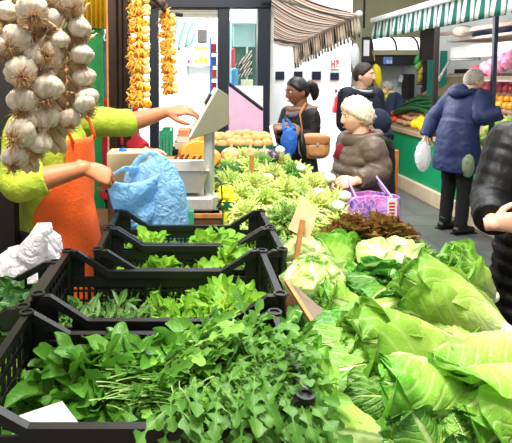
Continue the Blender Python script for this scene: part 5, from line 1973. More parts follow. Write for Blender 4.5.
# broad pale head
outer(big1, P(440, 360, 1.05), P(312, 374, .985), .135, rom_p, (-.1, -.55, .83), .30, .22, .008, 3, .05, .5, 6)
outer(big1, P(436, 350, 1.10), P(306, 348, 1.06), .125, rom_p, (-.1, -.45, .88), .28, .25, .009, 3, -.05, .5, 7)
outer(big1, P(420, 338, 1.17), P(310, 330, 1.13), .12, rom_g, (0, -.4, .9), .28, .25, .010, 3, 0, .5, 8)
outer(big1, P(410, 330, 1.20), P(335, 312, 1.20), .09, rom_p, (0, -.4, .9), .3, .25, .010, 3, 0, .5, 9)
# light ribbed head in front
outer(lite, P(455, 402, .955), P(352, 380, .965), .085, rom_p, (-.1, -.55, .83), .28, .2, .007, 3, -.1, .5, 10)
outer(lite, P(440, 412, .93), P(346, 398, .93), .075, rom_g, (-.2, -.7, .7), .3, .35, .008, 3, -.25, .5, 11)
outer(lite, P(462, 398, .97), P(396, 372, 1.0), .08, rom_p, (0, -.5, .85), .3, .25, .008, 3, 0, .5, 12)
# right edge
outer(big3, P(520, 352, 1.02), P(440, 388, .985), .10, rom_p, (-.25, -.55, .8), .45, .4, .008, 3, .15, .5, 13)
outer(big3, P(524, 360, .99), P(428, 372, 1.02), .09, rom_p, (-.1, -.4, .9), .35, .3, .008, 3, 0, .5, 14)
outer(corner, P(530, 372, .95), P(470, 446, .875), .125, rom_g, (-.3, -.7, .65), .35, .25, .010, 3, .1, .5, 15)
outer(corner, P(520, 395, .92), P(505, 460, .86), .11, rom_g, (0, -.7, .7), .35, .25, .010, 3, .1, .5, 16)
# bottom edge
outer(bleft, P(330, 452, .865), P(314, 400, .935), .095, rom_p, (-.1, -.75, .65), .25, .2, .007, 3, 0, .5, 17)
outer(bdark, P(448, 452, .86), P(408, 415, .91), .08, rom_g, (0, -.6, .8), .35, .3, .012, 4, 0, .5, 18)
outer(bdark, P(405, 455, .86), P(372, 424, .90), .07, rom_g, (0, -.6, .8), .4, .3, .012, 4, 0, .5, 19)
outer(bdark, P(470, 455, .86), P(452, 412, .92), .07, rom_p, (0, -.6, .8), .4, .3, .012, 4, 0, .5, 20)
# pale fanned head and dark centre
outer(fan, P(420, 284, 1.66), P(362, 242, 1.80), .17, ice_m, (0, -.55, .83), .4, .3, .010, 3, 0, .4, 21)
outer(fan, P(428, 276, 1.72), P(394, 236, 1.86), .14, ice_m, (.2, -.55, .83), .4, .3, .010, 3, 0, .4, 22)
outer(midg, P(402, 290, 1.56), P(346, 276, 1.60), .10, romd_m, (0, -.4, .9), .55, .4, .008, 2, 0, .45, 23)
outer(midg, P(392, 286, 1.58), P(352, 318, 1.40), .09, romd_m, (-.1, -.6, .8), .4, .3, .008, 2, 0, .45, 24)
outer(midg, P(396, 290, 1.55), P(384, 330, 1.36), .085, romd_m, (.1, -.6, .8), .4, .3, .008, 2, 0, .45, 25)
outer(soft, P(366, 322, 1.36), P(318, 300, 1.40), .085, rom_g, (0, -.5, .85), .35, .3, .008, 3, 0, .5, 26)
outer(soft, P(362, 330, 1.30), P(312, 318, 1.28), .08, rom_g, (-.1, -.5, .85), .35, .3, .008, 3, 0, .5, 27)
gr_ = 'red lettuces'
put('red', 'red brown leafy lettuce in front of the purple bag, left of the pair', P(352, 240, 1.99), P(353, 216, 2.02), .3, 1.05, gr_)
put('red', 'red brown leafy lettuce under the purple bag, right of the pair', P(384, 240, 2.05), P(386, 214, 2.08), 1.9, 1.1, gr_)
put('red', 'red brown lettuce low beside the dark green leaves, frontmost red one', P(334, 248, 1.95), P(333, 228, 1.98), 3.9, .85, gr_)
put('grn', 'green leafy lettuce at the aisle edge right of the red lettuces', P(412, 262, 2.0), P(418, 238, 2.02), 1.9, .95, gr_)
put('grn', 'green leafy lettuce between the red lettuces and the pale fanned head', P(352, 262, 1.92), P(350, 240, 1.95), .9, .8, gr_)

# endive heap on a rising board
bd = MB().prism([(2.04, TZ), (3.40, TZ), (3.40, 1.0), (2.04, .90)], 0, .20, .79)
tag(obj('display_board', bd, M['darkwood'], None, False), 'sloping dark wooden board under the endive heap', 'board')
nrow, k = 9, 0
fgroup = 'curly endives in the heap'
for iy in range(nrow):
    y = 2.10 + iy * .148
    nx = 5
    x0 = .27 if iy < 4 else .24
    xs = [x0 + .112 * i + rng.uniform(-.02, .02) for i in range(nx)]
    for ix, x in enumerate(xs):
        yy = y + rng.uniform(-.03, .03)
        z = .90 + (yy - 2.04) * .0735 + .02 + (.05 if (ix + iy) % 2 else .0) + (.03 if ix in (1, 2) else (0 if ix in (0, 3) else -.035))
        tip = V((x + rng.uniform(-.7, .7) * .12, yy - rng.uniform(-.02, .14), z + .09))
        kind = rng.choice(['fri0', 'fri1', 'fri2', 'fri0', 'fri1', 'frig'])
        put(kind, 'curly endive head, %s from the left in the %s row counted from the crates' % (ordn(ix), ordn(iy)), (x, yy, z), tip, rng.uniform(0, 6), rng.uniform(.82, 1.0), fgroup, 'endive')
for k, (px, py, d) in enumerate(((236, 228, 2.22), (262, 214, 2.32), (284, 224, 2.2), (246, 214, 2.40))):
    p = P(px, py, d)
    put('fri%d' % (k % 3), ('curly endive hanging over the back corner of the farthest crate', 'pale endive right of the lemon crate', 'endive right behind the white slip', 'endive in front of the lemon crate')[k], p - V((0, 0, .07)), p + V((-.02, -.06, .02)), k, .85, fgroup, 'endive')
rib_m = leaf_mat('white_rib', [(0, (250, 250, 242)), (.6, (250, 250, 236)), (1, (226, 232, 170))], vein=(255, 255, 250), vamt=.1, trans=.25)
# white fennel-like hearts showing among the endives
wb_ = 'white endive roots'
for k, (px, py, d, lb) in enumerate(((330, 178, 2.78, 'white trimmed heart among the endives nearest the woman in taupe'), (300, 168, 3.0, 'white trimmed heart behind the middle of the endive heap'), (318, 193, 2.6, 'white trimmed heart above the tan price card'), (268, 178, 2.75, 'white trimmed heart right of the wooden stake'), (338, 206, 2.4, 'white trimmed heart left of the purple bag'), (280, 150, 3.3, 'white heart at the far end below the blue bag'), (300, 210, 2.35, 'white trimmed heart left of the tan price card'), (345, 196, 2.55, 'white trimmed heart below the hand of the woman in taupe'))):
    p = P(px, py, d)
    h = tag(obj('endive_heart', MB().ell(p, (.030, .032, .026), 24, 16, f=lambda d_: 1 + .10 * math.cos(7 * math.atan2(d_.y, d_.x)) * (1 - abs(d_.z))), stemm, auto=False), lb, 'endive', wb_)
for k, (px, py, d) in enumerate(((228, 168, 3.05), (246, 166, 3.1), (262, 165, 3.12), (222, 176, 2.95))):
    p = P(px, py, d)
    put('herb', ('dark green herb bunch right of the scale pole', 'herb bunch behind the wooden stake', 'herb bunch below the round brown squashes', 'nearest herb bunch beside the scale pole')[k], p - V((0, 0, .05)), p + V((.0, -.06, .02)), k * 1.3, .85, 'herb bunches', 'herbs')
# ================================================================== SIGNS ON THE STALL
def slab(pts, th, m, name, label, cat, bevel=.0015):
    """flat plate through four points"""
    pts = [Vector(p) for p in pts]
    n = (pts[1] - pts[0]).cross(pts[2] - pts[0]).normalized() * th
    vs = pts + [p + n for p in pts]
    k = len(pts)
    mb = MB().add(vs, [tuple(range(k))[::-1], tuple(range(k, 2 * k))] + [(i, (i + 1) % k, k + (i + 1) % k, k + i) for i in range(k)])
    return mb


o = obj('price_card', slab([P(14, 417, .852), P(62, 401, .874), P(84, 430, .842), P(33, 436, .838)], .002, M['card'], '', '', ''), M['card'], None, False)
tag(o, 'blank white card lying on the spinach at the front of the nearest crate', 'card')
ps = thing('price_sign', 'tan card on a wooden stake standing in the pale lettuces', 'price sign', P(296, 270, 1.64))
obj('card', slab([P(302.5, 195, 1.72), P(318, 212, 1.70), P(309, 240, 1.68), P(288, 229, 1.70)], .004, M['tan'], '', '', ''), M['tan'], ps, False)
obj('stake', MB().tube([P(303, 220, 1.682), P(300, 235, 1.672), P(293, 278, 1.63)], [.011, .011, .009], 4), M['wood'], ps, False)
sl_ = thing('slate_board', 'dark slate board in a wooden edge leaning between crate and lettuces', 'price sign', P(318, 326, 1.2))
q = [P(286, 281, 1.36), P(297, 287, 1.38), P(334, 319, 1.26), P(317, 330, 1.19)]
obj('slate', slab(q, .006, None, '', '', ''), mat('slate', rgb(112, 98, 82), .7, var=.15), sl_, False)
obj('wooden_edge', MB().tube([q[0], q[3]], .007, 4), M['wood'], sl_, False)
wk = thing('price_stake', 'wooden stake standing upright in the far endives', 'stake', P(250.5, 197, 2.7))
obj('stake', MB().box((P(251.5, 180, 2.7)), (.024, .008, P(0, 156, 2.7).z - P(0, 205, 2.7).z)), M['wood'], wk, False)
tag(obj('paper_slip', slab([P(263, 216, 1.99), P(266, 214, 2.0), P(273, 236, 1.97), P(268, 238, 1.97)], .003, None, '', '', ''), M['card'], None, False), 'narrow white slip standing at the back right crate corner', 'card')
tag(obj('paper_slip', slab([P(269, 126, 3.5), P(272, 125, 3.5), P(278, 150, 3.45), P(275, 152, 3.45)], .003, None, '', '', ''), M['card'], None, False), 'thin white price stick beside the potatoes and blue bag', 'price sign')
tag(obj('paper_slip', slab([P(272, 309, 1.192), P(277, 308, 1.192), P(281, 332, 1.188), P(275, 334, 1.188)], .002, None, '', '', ''), M['card'], None, False), 'white slip at the right front corner of the second crate', 'card')

# ================================================================== SCALE
sc = thing('weighing_scale', 'steel market scale with pole and tilted display', 'scale', P(195, 212, 2.45))
DS = 2.40
p0, p1 = P(166, 212, DS), P(214, 197, DS)
zs = p0.z
ob_ = thing('wooden_block', 'dark wooden box carrying the weighing scale', 'box', ((p0.x + p1.x) / 2, DS + .12, TZ))
obj('box_body', MB().span((p0.x, DS - .02, TZ), (P(222, 0, DS).x, DS + .28, zs - .002)), M['darkwood'], ob_, False, .006)
obj('lid_edge', MB().span((p0.x - .005, DS - .025, zs - .025), (P(222, 0, DS).x + .005, DS + .285, zs - .002)), M['wood'], ob_, False, .003)
obj('scale_body', MB().span((p0.x, DS, zs), (p1.x, DS + .26, p1.z)), M['steel'], sc, False, .012)
a0, a1 = P(167, 195, DS - .02), P(208, 171, DS - .02)
pan = MB()
zt, zbp = a1.z, a0.z + .004
rs = []
for (ins, z) in ((.03, zbp), (.03, zbp + .003), (.0, zt), (-.008, zt + .004), (.006, zt), (.034, zbp + .008)):
    x0, x1, y0, y1 = a0.x + ins, a1.x - ins, DS - .03 + ins, DS + .28 - ins
    rs.append([(x0, y0, z), (x1, y0, z), (x1, y1, z), (x0, y1, z)])
pan.rings(rs)
obj('pan', pan, M['steel'], sc, False, .004)
pp = P(209, 200, DS + .06)
obj('pole', MB().tube([(pp.x, pp.y, zs + .02), (pp.x, pp.y, P(0, 128, DS + .06).z)], .026, 20), mat('pale_tube', rgb(196, 200, 196), .3, metal=.6, var=.03), sc)
obj('pole_foot', MB().box((pp.x, pp.y, zs + .035), (.085, .085, .07)), M['greymetal'], sc, False, .006)
poly = [P(218, 88.5, DS), P(228.5, 95.5, DS), P(229.5, 124, DS), P(215, 132.5, DS), P(189, 140, DS)]
disp = mat('display_housing', rgb(122, 120, 100), .45, var=.04)
hd = obj('display_housing', MB().prism([(p.x, p.z) for p in poly][::-1], 1, DS, DS + .20), disp, sc, False, .004)
u = (poly[0] - poly[4])
nrm = V((-u.z, 0, u.x)).normalized()
mid = poly[4]
F_ = Matrix((u.normalized(), V((0, 1, 0)), nrm)).transposed()
obj('key_panel', MB().box(mid + u * .52 + nrm * .004 + V((0, .10, 0)), (u.length * .94, .18, .008), F_), mat('pale_panel', rgb(226, 224, 214), .4), hd, False)
for i in range(5):
    for j in range(3):
        obj('key', MB().box(mid + u * (.12 + .09 * i) + nrm * .010 + V((0, .05 + .045 * j, 0)), (.016, .03, .006), F_), M['card'] if (i + j) % 3 else M['grey'], hd, False)
obj('display_window', MB().box(mid + u * .76 + nrm * .012 + V((0, .10, 0)), (.055, .15, .012), F_), M['black'], hd, False)
obj('cable', MB().tube([(pp.x + .03, pp.y - .03, zs + .16), (pp.x + .055, pp.y - .05, zs + .13), (pp.x + .06, pp.y - .05, zs + .06), (pp.x + .035, pp.y - .045, zs + .02)], .004, 6), M['black'], sc)

# big blue bag held by the seller
big = film_mat('big_blue_film', rgb(164, 216, 255), .78, .22)
c = P(151, 200, 2.17)
c.z = TZ + .185
bb_ = thing('plastic_bag', 'big blue plastic bag being filled in front of the scale', 'bag', (c.x, c.y, TZ))


def bagf(d):
    k = 1.0
    k *= 1 + .10 * noise.noise(d * 2.2 + V((4, 1, 0))) + .10 * (abs(noise.noise(d * 4 + V((0, 3, 0))))) + .04 * abs(noise.noise(V((d.x * 9, d.y * 9, d.z * 3))))
    if d.z > 0:
        k *= 1 + .42 * d.z ** 2.2 * max(0, .75 + .4 * d.x)
    return k


obj('pouch', MB().ell(c, (.150, .085, .185), 56, 44, f=bagf), big, bb_, auto=False)
top = P(150, 156, 2.17)
m = MB()
NS, NT = 12, 22
hp, e1 = P(104, 178, 1.93), P(118, 215, 2.06)
vs, fs = [], []
for j in range(NT + 1):
    v = j / NT
    for i in range(NS + 1):
        u_ = i / NS
        a_ = hp.lerp(P(121, 236, 2.06), u_)
        b_2 = P(160, 172, 2.09).lerp(P(150, 236, 2.07), u_)
        p = a_.lerp(b_2, v)
        p.z -= .030 * math.sin(PI * v) * (1 - u_)
        p.y += .014 * math.sin(u_ * 11 + v * 4) * (.3 + v) - .02 * math.sin(PI * v)
        vs.append(p)
for j in range(NT):
    for i in range(NS):
        k = j * (NS + 1) + i
        fs.append((k, k + 1, k + NS + 2, k + NS + 1))
o = obj('open_flap', m.add(vs, fs), big, bb_, auto=False)
o.modifiers.new('s', 'SOLIDIFY').thickness = .002
obj('handle', MB().tube([P(131, 172, 2.13), P(140, 158, 2.15), P(150, 153, 2.17), P(163, 158, 2.17), P(172, 170, 2.17)], [.022, .016, .012, .016, .024], 10, flat=.5), big, bb_)
obj('handle', MB().tube([P(110, 176, 1.95), P(124, 168, 2.05), P(136, 170, 2.12)], [.010, .013, .02], 10, flat=.5), big, bb_)
# pale parcel behind
tag(obj('paper_stack', pbox(107, 147, 153, 190, 2.52, .16), mat('cream_paper', rgb(228, 200, 152), .7, var=.04), None, False, .006), 'stack of cream wrapping paper behind the blue bag', 'paper')
bpy.data.objects['paper_stack'].location.z += 0
pbx = bpy.data.objects['paper_stack']
zb_ = min(v.co.z for v in pbx.data.vertices) + pbx.location.z
tag(obj('wooden_block', MB().span((P(106, 0, 2.52).x, 2.5, TZ), (P(148, 0, 2.52).x, 2.7, zb_)), M['darkwood'], None, False, .004), 'dark wooden block under the cream wrapping paper', 'block')
tag(obj('blue_roll', MB().ell(P(123, 151, 2.58), (.022, .02, .016), 16, 10), M['blue']), 'small blue cap lying on the cream paper', 'cap')

# white bag behind the left crate
wf = film_mat('cloudy_film', rgb(238, 238, 242), .95, .4)
c = P(26, 262, 1.60)
c.z = TZ + .13
wt = thing('plastic_bag', 'crumpled white plastic bag standing behind the left crate', 'bag', (c.x, c.y, TZ))
obj('pouch', MB().ell(c, (.125, .085, .13), 56, 44, f=lambda d: 1 + .14 * noise.noise(d * 3 + V((1, 5, 2))) + .12 * abs(noise.noise(d * 7)) - .18 * max(0, d.z) ** 2 * (1 if d.x < 0 else .2)), wf, wt, auto=False)
obj('knot', MB().tube([c + V((.03, -.03, .10)), P(38, 240, 1.56), P(43, 230, 1.56), P(52, 228, 1.57)], [.05, .032, .028, .018], 14), wf, wt)
obj('knot', MB().tube([P(43, 232, 1.56), P(56, 240, 1.55), P(60, 252, 1.55)], [.022, .02, .012], 12, flat=.5), wf, wt)

# ================================================================== FAR END OF THE TABLE
def crate_open(label, x0, x1, y0, y1, z0, z1, m, name='produce_crate'):
    t = thing(name, label, 'crate', ((x0 + x1) / 2, (y0 + y1) / 2, z0))
    for a, b in (((x0, y0), (x1, y0 + .01)), ((x0, y1 - .01), (x1, y1))):
        g = MB().span((a[0], a[1], z1 - .03), (b[0], b[1], z1)).span((a[0], a[1], z0), (b[0], b[1], z0 + .03))
        n = max(3, int((x1 - x0) / .03))
        for k in range(n + 1):
            x = x0 + (x1 - x0) * k / n
            g.span((x - .006, a[1] + .001, z0), (x + .006, b[1] - .001, z1))
        obj('long_side', g, m, t, False)
    for x in (x0, x1 - .01):
        obj('short_side', MB().span((x, y0, z0), (x + .01, y1, z1)), m, t, False)
    obj('crate_floor', MB().span((x0, y0, z0), (x1, y1, z0 + .01)), m, t, False)
    return t


a0, a1 = P(196, 150, 3.40), P(281, 150, 3.40)
zt = P(0, 146, 3.40).z
crate_open('dark green crate of potatoes at the far end of the table', a0.x, a1.x, 3.40, 3.68, zt - .14, zt, M['greencrate'])
tag(obj('riser_box', MB().span((a0.x, 3.41, TZ), (a1.x, 3.67, zt - .141)), M['darkwood'], None, False), 'dark wooden box under the potato crate', 'box')
pom = mat('potato_skin', rgb(206, 160, 100), .65, var=.14, scale=30, bump=.3, bscale=80)
rr = random.Random(3)
for row in range(3):
    nn = 8 if row != 1 else 7
    for k in range(nn):
        x = a0.x + .04 + (a1.x - a0.x - .08) * (k + (.5 if row == 1 else .25)) / nn
        y = 3.45 + .075 * row
        z = zt + .005 + .022 * row + rr.uniform(-.008, .012)
        o = obj('potato', MB().ell((x, y, z), (.040 * rr.uniform(.9, 1.15), .034, .030 * rr.uniform(.9, 1.1)), 16, 12, Matrix.Rotation(rr.uniform(-.6, .6), 3, 'Z'), f=lambda d, s=k + row * 9: 1 + .10 * noise.noise(d * 1.6 + V((s, 0, 0)))), pom)
        tag(o, 'potato in the dark green crate, %s from the left in the %s row' % (ordn(k), ('front', 'middle', 'back')[row]), 'potato', 'potatoes in the green crate')
for k in range(14):
    tag(obj('potato', MB().ell((a0.x + .05 + .073 * (k % 7), 3.46 + .10 * (k // 7), zt - .045), (.04, .036, .032), 12, 8), pom), 'potato low in the green crate, under the ones on top, %s along' % ordn(k), 'potato', 'potatoes in the green crate')
for k, (px, py, r_, c_, lb) in enumerate(((231, 156, .068, (196, 158, 110), 'brown round squash left of two smaller ones'), (250, 155, .058, (206, 150, 100), 'orange brown round squash in the middle'), (264, 156, .058, (150, 140, 116), 'grey green ribbed squash at the right'))):
    p = P(px, py, 3.27)
    t = thing('squash', lb, 'squash', p - V((0, 0, r_ * .8)), 'squashes before the potatoes')
    obj('squash_body', MB().ell(p, (r_, r_, r_ * .8), 28, 18, f=lambda d, k=k: 1 + (.07 if k == 2 else .02) * math.cos(9 * math.atan2(d.y, d.x))), mat('squash_%d' % k, rgb(*c_), .5, var=.15), t, auto=False)
    obj('stem', MB().tube([p + V((0, 0, r_ * .7)), p + V((.004, 0, r_ * .8 + .02))], [.010, .007], 8), M['tan'], t)
a_, b__ = P(214, 165, 3.2), P(283, 165, 3.38)
tag(obj('riser_box', MB().span((.16, 3.18, TZ), (.60, 3.385, P(0, 165, 3.27).z - .01)), M['darkwood'], None, False), 'low dark box under the squashes', 'box')
tag(obj('aubergine', MB().ell(P(272, 156, 3.25), (.045, .09, .04), 18, 12), mat('aubergine_skin', rgb(70, 44, 72), .25)), 'dark purple aubergine right of the grey squash', 'aubergine')

# pumpkin wedges, beets, trays
pk = mat('pumpkin_flesh', rgb(246, 172, 60), .5, var=.08, scale=14)
pks = mat('pumpkin_rind', rgb(214, 150, 84), .5)
for k, (px, py, s_, rz) in enumerate(((196, 153, .10, .3), (207, 158, .085, -.5), (200, 143, .07, .9))):
    p = P(px, py, 3.0 + .04 * k)
    t = thing('pumpkin_wedge', ('orange pumpkin wedge left of the scale pole', 'orange pumpkin wedge half behind the scale pole', 'smallest pumpkin wedge lying on top of the others')[k], 'pumpkin', p - V((0, 0, s_ * .6)), 'pumpkin wedges')
    Rz = Matrix.Rotation(rz, 3, 'Z')
    g = MB().ell((0, 0, 0), (s_, s_ * .9, s_ * .72), 36, 20, f=lambda d: 1 + .06 * math.cos(9 * math.atan2(d.y, d.x)) * (1 - d.z * d.z))
    g.v = [tuple(p + Rz @ V((x, max(y, -.02), z))) for x, y, z in g.v]
    obj('rind', g, pks, t, auto=False)
    rs = []
    for rr_, yy in ((.97, -.021), (.95, -.026), (.5, -.027), (.0, -.027)):
        rs.append([p + Rz @ V((s_ * rr_ * math.cos(2 * PI * i / 28), yy, s_ * .72 * rr_ * math.sin(2 * PI * i / 28))) for i in range(28)])
    obj('flesh', MB().rings(rs), pk, t)
bt = mat('beet_skin', rgb(74, 34, 40), .6, var=.3, scale=20)
rr = random.Random(9)
for k in range(12):
    px, py = 174 + (k % 6) * 6.0 + rr.uniform(-1, 1), 172 - (k // 6) * 6 + rr.uniform(-1, 1)
    p = P(px, py, 2.78 + .06 * (k // 6))
    t = thing('beetroot', 'dark beetroot beside the scale pole, %s from the left in the %s row' % (ordn(k % 6), 'front' if k < 6 else 'back'), 'beetroot', p - V((0, 0, .03)), 'beetroots')
    obj('root', MB().ell(p, (.034, .034, .032), 16, 12, f=lambda d: 1 + .5 * max(0, -d.z) ** 6), bt, t, auto=False)
    obj('stalk', MB().tube([p + V((0, 0, .025)), p + V((.01, .005, .05)), p + V((.02, .0, .06))], [.010, .007, .004], 6), mat('beet_stalk', rgb(120, 50, 60), .6) if k == 0 else bpy.data.materials['beet_stalk'], t)
q0, q1 = P(150, 178, 2.72), P(206, 178, 2.72)
tag(obj('vegetable_board', MB().span((q0.x, 2.70, TZ), (q1.x, 2.95, P(0, 179, 2.78).z)), mat('board_wood', rgb(150, 104, 66), .6, var=.2), None, False, .004), 'brown wooden block carrying the beetroots', 'board')
p0, p1 = P(160, 168, 3.0), P(214, 168, 3.0)
tag(obj('vegetable_board', MB().span((p0.x, 2.965, TZ), (p1.x, 3.14, P(0, 160, 3.0).z)), mat('board_wood2', rgb(190, 140, 90), .6, var=.2), None, False, .004), 'light brown wooden block carrying the pumpkin wedges', 'board')
# trays and boxes stacked behind
zz = P(0, 158, 3.2).z
p0, p1 = P(171, 0, 3.2), P(206, 0, 3.2)
tag(obj('riser_box', MB().span((p0.x - .02, 3.2, TZ), (.045, 3.38, zz)), M['dark'], None, False, .004), 'black box under the white trays behind the seller\'s hand', 'box')
for k, (h0, h1, c_, nm, lb) in enumerate(((156, 150, (40, 40, 42), 'tray', 'dark tray at the bottom of the tray stack'), (150, 143, (222, 208, 190), 'tray', 'cream tray in the middle of the tray stack'), (143, 137, (236, 232, 226), 'tray', 'white tray on top of the cream tray'), (137, 130, (226, 150, 110), 'tray', 'salmon pink tray topping the stack under the seller\'s hand'))):
    z0, z1 = P(0, h0, 3.2).z, P(0, h1, 3.2).z
    x0 = p0.x + .012 * k
    g = MB()
    rs = []
    for (ins, z) in ((.012, z0 + .001), (0, z1), (.010, z1), (.02, z0 + .008)):
        rs.append([(x0 + ins, 3.205 + ins, z), (.045 - ins, 3.205 + ins, z), (.045 - ins, 3.38 - ins, z), (x0 + ins, 3.38 - ins, z)])
    tag(obj(nm, g.rings(rs), mat('tray_%d' % k, rgb(*c_), .5), None, False, .003), lb, 'tray', 'stacked trays')
crate_open('green crate standing left of the white trays', P(160, 0, 3.15).x, P(171, 0, 3.15).x, 3.15, 3.4, TZ, P(0, 131, 3.15).z, mat('mint_crate', rgb(40, 140, 100), .45))

# lemons in the little green crate
q0, q1 = P(216, 0, 2.44), P(238, 0, 2.44)
crate_open('small green crate of lemons right of the scale', q0.x, q1.x, 2.44, 2.60, TZ, P(0, 202, 2.44).z, M['greencrate'])
lm = mat('lemon_skin', rgb(244, 222, 40), .35, var=.06, bump=.15, bscale=200)
for k, (px, py, d) in enumerate(((220, 197, 2.47), (227, 196, 2.48), (234, 198, 2.50), (222, 190, 2.53), (230, 190, 2.54), (222, 203, 2.47), (231, 203, 2.47))):
    tag(obj('lemon', MB().ell(P(px, py, d), (.022, .030, .022), 16, 12, f=lambda d_: 1 + .12 * abs(d_.y) ** 8), lm), ('lemon at the left front of the small green crate', 'lemon in the middle front of the small crate', 'rightmost front lemon of the small crate', 'left lemon at the back of the small crate', 'right lemon at the back of the small crate', 'left lemon low down in the small crate', 'right lemon low down in the small crate')[k], 'lemon', 'lemons')
tag(obj('lemon_box', MB().span((q0.x + .012, 2.452, TZ + .011), (q1.x - .012, 2.588, P(0, 207, 2.47).z)), lm, None, False, .02), 'layer of lemons packed below the top ones in the small crate', 'lemon', None, 'stuff')
tag(obj('plastic_box', pbox(176, 194, 211, 232, 2.34, .03), mat('mint_plastic', rgb(60, 150, 110), .4), None, False, .004), 'small mint green plastic box between the blue bag and scale', 'box')
for o in [bpy.data.objects['plastic_box']]:
    for v in o.data.vertices:
        if v.co.z < .02:
            v.co.z = TZ - o.location.z

# ================================================================== LEFT BACKGROUND: POST, PANEL, CURTAIN
p0, p1 = P(108, 0, 3.0), P(130, 0, 3.0)
po = thing('steel_post', 'dark brown steel post behind the seller\'s arm', 'post', ((p0.x + p1.x) / 2, 3.05, 0))
xa, xb = p0.x, p1.x
obj('post_body', MB().prism([(xa, 3.0), (xa + .045, 3.0), (xa + .055, 3.02), (xb - .05, 3.02), (xb - .04, 3.0), (xb, 3.0), (xb, 3.10), (xa, 3.10)], 2, 0, 3.4), M['brownmetal'], po, False, .003)
obj('wooden_strip', MB().span((xa - .012, 3.0, 0), (xa - .001, 3.08, 3.4)), M['wood'], po, False)
p0, p1 = P(70, 112, 3.85), P(102, 22, 3.85)
tag(obj('green_board', MB().span((p0.x - .15, 3.85, 0), (p1.x, 3.89, p1.z)), M['greenpanel'], None, False), 'bright green upright board behind the seller', 'board')
cu = MB()
vs, fs = [], []
n = 60
for i in range(n + 1):
    u_ = i / n
    x = P(70, 0, 3.8).x + (P(106, 0, 3.8).x - P(70, 0, 3.8).x) * u_
    y = 3.80 + .012 * math.sin(u_ * 2 * PI * 8)
    vs += [(x, y, 3.0), (x, y, P(0, 26, 3.8).z - .02 * u_)]
for i in range(n):
    fs.append((2 * i, 2 * i + 1, 2 * i + 3, 2 * i + 2))
o = obj('yellow_curtain', cu.add(vs, fs), M['yellow'])
o.modifiers.new('s', 'SOLIDIFY').thickness = .004
tag(o, 'yellow pleated curtain above the green board', 'curtain')
tag(obj('grey_locker', MB().span((P(102.5, 0, 4.0).x, 3.98, 0), (P(112, 0, 4.0).x, 4.2, P(0, 28, 4.0).z)), M['grey'], None, False, .006), 'grey metal locker between the green board and dark post', 'locker')
hk = MB().tube([P(105, 30, 3.9), P(105, 33, 3.86), P(103.5, 38, 3.86), P(105, 41, 3.86), P(107.5, 39, 3.86)], .008, 8)
obj('hook', hk, M['card'], bpy.data.objects['grey_locker'])
tag(obj('dark_post', MB().span((P(-12, 0, 1.85).x, 1.82, 0), (P(12, 0, 1.85).x, 1.88, 2.6)), M['dark'], None, False, .004), 'nearly black post at the left edge behind the garlic', 'post')
tag(obj('crate_shelf', MB().span((-1.4, 3.3, 0), (-.85, 3.7, 1.0)), mat('shelf_warm', rgb(120, 70, 40), .7), None, False, .01), 'brown wooden shelf behind the seller at the left', 'shelf')

# ================================================================== GARLIC AND ONION BRAIDS
gar = nmat('garlic_skin')
gm, nt, gb = gar
N, Lk = nt.nodes.new, nt.links.new
tc, mp, n1, rp = N('ShaderNodeTexCoord'), N('ShaderNodeMapping'), N('ShaderNodeTexNoise'), N('ShaderNodeValToRGB')
Lk(tc.outputs['Object'], mp.inputs['Vector'])
mp.inputs['Scale'].default_value = (90, 90, 14)
Lk(mp.outputs['Vector'], n1.inputs['Vector'])
n1.inputs['Scale'].default_value = 1
n1.inputs['Detail'].default_value = 4
for e, (p_, c_) in zip(rp.color_ramp.elements, ((.32, (196, 172, 142)), (.62, (236, 226, 206)))):
    e.position, e.color = p_, rgb(*c_)
Lk(n1.outputs['Fac'], rp.inputs['Fac'])
Lk(rp.outputs['Color'], gb.inputs['Base Color'])
gb.inputs['Roughness'].default_value = .38
gb.inputs['Specular IOR Level'].default_value = .5
gb.inputs['Subsurface Weight'].default_value = .15
gb.inputs['Subsurface Radius'].default_value = (.01, .006, .004)
bpn = N('ShaderNodeBump')
bpn.inputs['Strength'].default_value = .3
bpn.inputs['Distance'].default_value = .003
Lk(n1.outputs['Fac'], bpn.inputs['Height'])
Lk(bpn.outputs['Normal'], gb.inputs['Normal'])
rootm = mat('dry_root', rgb(176, 138, 92), .85, var=.3, scale=60)
papm = mat('dry_stalk', rgb(206, 180, 140), .75, var=.25, scale=40)


def garlic_bulb_mesh(seed, ncl=9):
    r = random.Random(seed)
    prof = [(0, -.86), (.20, -.88), (.50, -.78), (.82, -.48), (.98, -.10), (1.0, .10), (.92, .38), (.70, .66), (.44, .88), (.27, 1.02), (.19, 1.18), (.16, 1.32)]
    # smooth the profile
    pr = []
    for a, b in zip(prof, prof[1:]):
        for k in range(3):
            t = k / 3
            pr.append((a[0] + (b[0] - a[0]) * t, a[1] + (b[1] - a[1]) * t))
    pr.append(prof[-1])
    off = r.uniform(0, 6)

    def f(th, z):
        w = max(0, 1 - abs(z) * .75)
        return 1 + .055 * w * (abs(math.cos(ncl / 2 * th + off)) - .5) * 2 + .05 * noise.noise((math.cos(th) * 1.2, math.sin(th) * 1.2, z + seed))
    mb = MB().lathe(pr, 40, f=f)
    mb.v = [(x * .029, y * .029, z * .026) for x, y, z in mb.v]
    return mb.mesh('garlic_bulb', gm)


